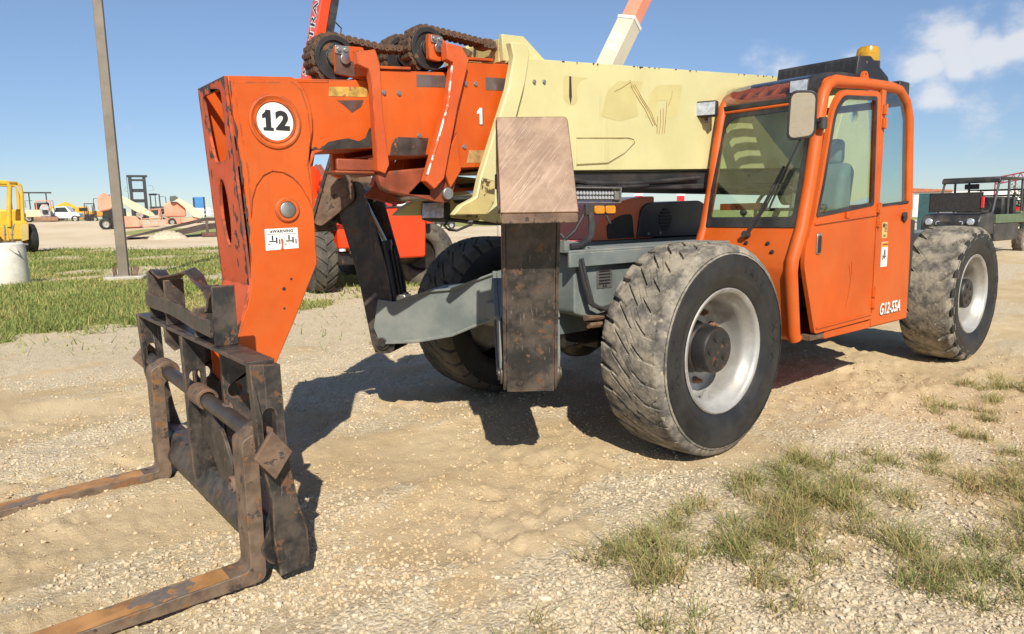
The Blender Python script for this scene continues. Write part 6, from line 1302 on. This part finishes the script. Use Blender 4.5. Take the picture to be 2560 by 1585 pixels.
# local x = from the front-left of the picture towards the rear right (vehicle rear = +x), local y = away; nose at x = 0
bodym = M('black_utv_plastic', (.028, .028, .030), .45, var=.2, scale=2, dust=((.22, .18, .13), .3, 1.5))
P('hood', bodym, Uo, MB().prism(rounded([(-.15, .62), (-.15, 1.05), (.0, 1.22), (.85, 1.30), (.95, .62)], .08), (0, 0, 0), (1, 0, 0), (0, 0, 1), -1.62), .08)
P('bumper', blackpl, Uo, MB().bx(-.28, -.12, .10, 1.52, .55, .82).bx(-.19, -.15, .45, 1.15, .86, 1.02), .04)
for y_ in (.24, 1.38):
    P('headlight', lamp, Uo, MB().lathe([(.10, 0), (.105, .03), (.085, .05), (0, .06)], (-.14, y_, 1.02), (-1, 0, .1), 20)); 
for y_ in (.50, 1.12): P('fog_lamp', lamp, Uo, MB().lathe([(.065, 0), (.068, .03), (0, .04)], (-.14, y_, .98), (-1, 0, .1), 16))
for y_ in (-.03, 1.56): P('door', greenp, Uo, MB().bx(.95, 3.2, y_, y_+.09, .95, 1.22), .02)
P('lower_side', bodym, Uo, MB().bx(.92, 2.75, -.02, 1.64, .42, .95), .03)
P('cargo_bed', greenp, Uo, MB().bx(3.0, 4.2, .0, 1.62, .95, 1.30), .03)
P('seat', blackpl, Uo, MB().bx(1.5, 1.95, .15, 1.47, .95, 1.15).bx(1.9, 2.1, .15, 1.47, 1.1, 1.75).bx(2.5, 2.9, .15, 1.47, .95, 1.15).bx(2.85, 3.0, .15, 1.47, 1.1, 1.75), .06)
P('steering_wheel', blackpl, Uo, MB().tube([(1.25+.07*math.sin(a), .45+.19*math.cos(a), 1.45+.17*math.sin(a)) for a in [2*math.pi*i/20 for i in range(20)]], .02, 6, closed=True))
cg = MB()
for y_ in (.06, 1.56):
    cg.tube([(.85, y_, 1.28), (1.18, y_, 2.16), (1.4, y_, 2.28), (3.0, y_, 2.30), (3.1, y_, 1.2)], .035, 8).tube([(2.0, y_, 1.2), (1.95, y_, 2.28)], .035, 8)
cg.tube([(1.3, .06, 2.25), (1.3, 1.56, 2.25)], .035, 8); P('roll_cage', M('grey_cage_tube', (.07, .07, .075), .4), Uo, cg)
P('roof', bodym, Uo, MB().bx(1.15, 3.05, -.0, 1.62, 2.27, 2.34).bx(1.10, 1.18, .0, 1.62, 2.16, 2.30), .04)
rk = MB()
for z_ in (1.45, 1.62, 1.80, 1.98): rk.tube([(3.1, .02, z_), (4.1, .02, z_), (4.1, 1.6, z_), (3.1, 1.6, z_)], .022, 6, closed=True)
for a_, b_ in ((3.1, .02), (4.1, .02), (4.1, 1.6), (3.1, 1.6), (3.6, .02)): rk.tube([(a_, b_, 1.2), (a_, b_, 1.98)], .025, 6)
P('bed_rack', M('dark_rack_tube', (.03, .035, .04), .45), Uo, rk)
P('visor_mirror', blackpl, Uo, MB().bx(1.2, 1.26, .6, 1.0, 1.98, 2.14), .02)
P('hood_crate', M('dark_mesh_panel', (.03, .027, .028), .7, var=.3, scale=14), Uo, MB().bx(-.02, .05, .05, 1.45, 1.33, 1.83), .01)
P('crate_frame', blackpl, Uo, MB().tube([(.0, .03, 1.33), (.0, .03, 1.85), (.0, 1.47, 1.85), (.0, 1.47, 1.33)], .03, 6, closed=True).bx(-.02, .5, .02, .08, 1.30, 1.36))
P('tail_lamp', M('red_lens', (.65, .02, .03), .3), Uo, MB().bx(-.045, .02, -.02, .05, 1.42, 1.74), .01)
for x_ in (.30, 3.35):
    for y_, s in ((.08, -1), (1.54, 1)): tyre(Uo, (x_, y_, .36), .37, .28, (0, s, 0), M('muddy_tyre', (.16, .13, .09), .9, var=.3, scale=4), 14, 'wheel', M('muddy_rim', (.30, .25, .18), .6, metal=.3, var=.3, scale=6))
# ------------------------------------------------------------------ far things on the right and under the boom
t_ = thing(2400, 62, 'trailer_house', 'white flat-roofed trailer building far behind the utility vehicle', 'building')
P('wall', whitep, t_, MB().bx(-3.6, 4.6, 0, 3, .5, 2.7), .03); P('roof', M('rust_roof', (.42, .16, .08), .6, var=.2), t_, MB().prism([(-3.9, 2.70), (-3.9, 3.1), (-.6, 2.85), (-.6, 2.72)], (0, -.2, 0), (1, 0, 0), (0, 0, 1), -3.4), .02)
for x_ in (-2.4, .4, 2.6): 
    f = P('window', M('window_frame_dark', (.08, .08, .09), .4), t_, MB().bx(x_, x_+1.1, -.03, .0, 1.2, 2.1)); P('pane', MATS['dark_glass'], f, MB().bx(x_+.08, x_+1.02, -.04, -.031, 1.28, 2.02))
t_ = thing(2490, 66, 'trailer_house', 'long white trailer with dark window behind the roll cage', 'building')
P('wall', whitep, t_, MB().bx(-2.2, 3.4, 0, 3, .4, 2.1), .03); P('skirt', M('grey_skirt', (.3, .3, .3), .7), t_, MB().bx(-2.2, 3.4, .05, 3, 0, .4)); P('window', MATS['dark_glass'], t_, MB().bx(-.8, .6, -.02, 0, 1.1, 1.8))
t_ = thing(2322, 40, 'tool_cabinet', 'teal and blue steel cabinet standing left of the utility vehicle roof', 'cabinet')
P('cabinet', M('dark_teal_paint', (.03, .08, .09), .4, var=.2), t_, MB().bx(-.55, .35, 0, .8, .0, 2.2), .02); P('door', M('pale_blue_panel', (.25, .45, .6), .4), t_, MB().bx(.12, .42, -.03, .0, 1.7, 2.15), .01)
t_ = thing(2545, 55, 'steel_truss', 'red steel lattice frame structure at the far right edge', 'steel frame')
ms = MB()
for z0, z1 in ((3.6, 4.6),):
    ms.tube([(-1.6, 0, z0), (2.5, 0, z1-.2)], .06, 6).tube([(-1.6, 0, z0-.5), (2.5, 0, z1-.7)], .06, 6)
    for k in range(9): ms.tube([(-1.6+.45*k, 0, z0-.5+.09*k), (-1.38+.45*k, 0, z0+.04+.09*k)], .035, 5).tube([(-1.38+.45*k, 0, z0+.04+.09*k), (-1.15+.45*k, 0, z0-.41+.09*k)], .035, 5)
for x_, h_ in ((-1.6, 3.6), (-.3, 3.5), (.9, 4.6)): ms.tube([(x_, 0, 0), (x_, 0, h_)], .06, 6)
P('truss', M('red_oxide_steel', (.30, .05, .06), .6, var=.2), t_, ms)
P('dark_post', blackpl, t_, MB().tube([(.85, -.3, 0), (.85, -.3, 4.9)], .06, 6).tube([(.85, -.3, 4.9), (2.4, -.3, 4.9)], .05, 6))
t_ = thing(2556, 34, 'parked_truck', 'pink-red hood of a vehicle cut by the right edge behind the utility vehicle', 'truck')
P('hood', redp, t_, MB().prism(rounded([(-.5, .9), (-.35, 1.35), (.5, 1.65), (3.2, 1.7), (3.2, .6), (-.4, .6)], .12), (0, 0, 0), (1, 0, 0), (0, 0, 1), -1.8), .1); tyre(t_, (.3, 0, .4), .4, .28, (0, -1, 0))
P('cabin', redp, t_, MB().prism(rounded([(1.2, 1.65), (1.7, 2.2), (3.2, 2.2), (3.2, 1.65)], .1), (0, .1, 0), (1, 0, 0), (0, 0, 1), -1.6), .05)
t_ = thing(1040, 40, 'red_trailer', 'red vehicle with white roof half hidden behind the red-orange telehandler', 'trailer')
P('body', redp, t_, MB().bx(-1.6, 1.1, 0, 2.0, .5, 2.35), .1); P('roof', whitep, t_, MB().bx(-1.55, .9, .05, 1.9, 2.35, 3.1), .1); P('stripe', whitep, t_, MB().bx(-.9, -.3, -.02, .0, 1.2, 2.1).bx(.5, .6, -.02, 0, 1.0, 2.0)); tyre(t_, (.6, .0, .42), .42, .3, (0, -1, 0))
t_ = thing(1118, 68, 'dark_van', 'dark parked vehicle seen under the cream boom', 'van')
P('body', M('dark_van_paint', (.03, .03, .035), .3), t_, MB().bx(-1.1, .9, 0, 1.8, .35, 1.25), .12); P('cabin', MATS['dark_glass'], t_, MB().bx(-.9, .5, .1, 1.7, 1.2, 1.75), .15); tyre(t_, (-.7, 0, .35), .35, .25, (0, -1, 0)); tyre(t_, (.55, 0, .35), .35, .25, (0, -1, 0))
# bushes: leaf clumps
leafm = tonemat('bush_leaves', .7, .3)
def bush(px, w, sx, sz, label, name='bush'):
    t_ = thing(px, w, name, label, 'bush')
    n = 1500; q = rng.normal(0, 1, (n, 3)); q /= np.linalg.norm(q, axis=1, keepdims=True); q *= (rng.random((n, 1))**.45)
    q[:, 2] = np.abs(q[:, 2]); lump = 1+.35*np.sin(q[:, 0]*5+q[:, 2]*4)*np.cos(q[:, 1]*6)
    c = q*lump[:, None]*np.array([sx, sx*.8, sz]); s = rng.uniform(.05, .12, n)[:, None, None]*max(1, w/40)
    tri = rng.normal(0, 1, (n, 4, 3)); tri /= np.linalg.norm(tri, axis=2, keepdims=True)
    vs = (c[:, None]+tri*s).reshape(-1, 3); fs = np.arange(n*4).reshape(n, 4)
    k = rng.random((n, 1)); tone = np.repeat(np.array([.05, .085, .02])*(1-k)+np.array([.13, .16, .05])*k, 4, 0)
    o = mesh_np('foliage', vs, fs, leafm, False, tone); o.parent = t_
    P('stem', M('bush_stem', (.08, .06, .04), .9), t_, MB().tube([(0, 0, -.1), (.05, 0, sz*.4), (.2, 0, sz*.8)], [.06, .05, .02], 6).tube([(0, 0, sz*.2), (-.3, .1, sz*.6)], [.04, .02], 6))
bush(2556, 50, 1.5, 2.6, 'dark green bushy tree behind the red lattice at the right edge', 'small_tree')
bush(1690, 46, 2.2, 1.2, 'low scrub seen between the boom and the engine cover')
bush(1590, 50, 2.0, 1.0, 'green scrub beyond the light bar under the cream boom')
for px, w in ((1598, 30), (1702, 31)):
    t_ = thing(px, w, 'marker_post', 'red marker post %s under the cream boom' % ('nearer the light bar' if px < 1650 else 'nearer the cab'), 'post'); P('post', redp, t_, MB().bx(-.16, .16, -.05, .05, 0, 2.35), .02); P('cap', whitep, t_, MB().bx(-.17, .17, -.06, .06, 2.1, 2.2))
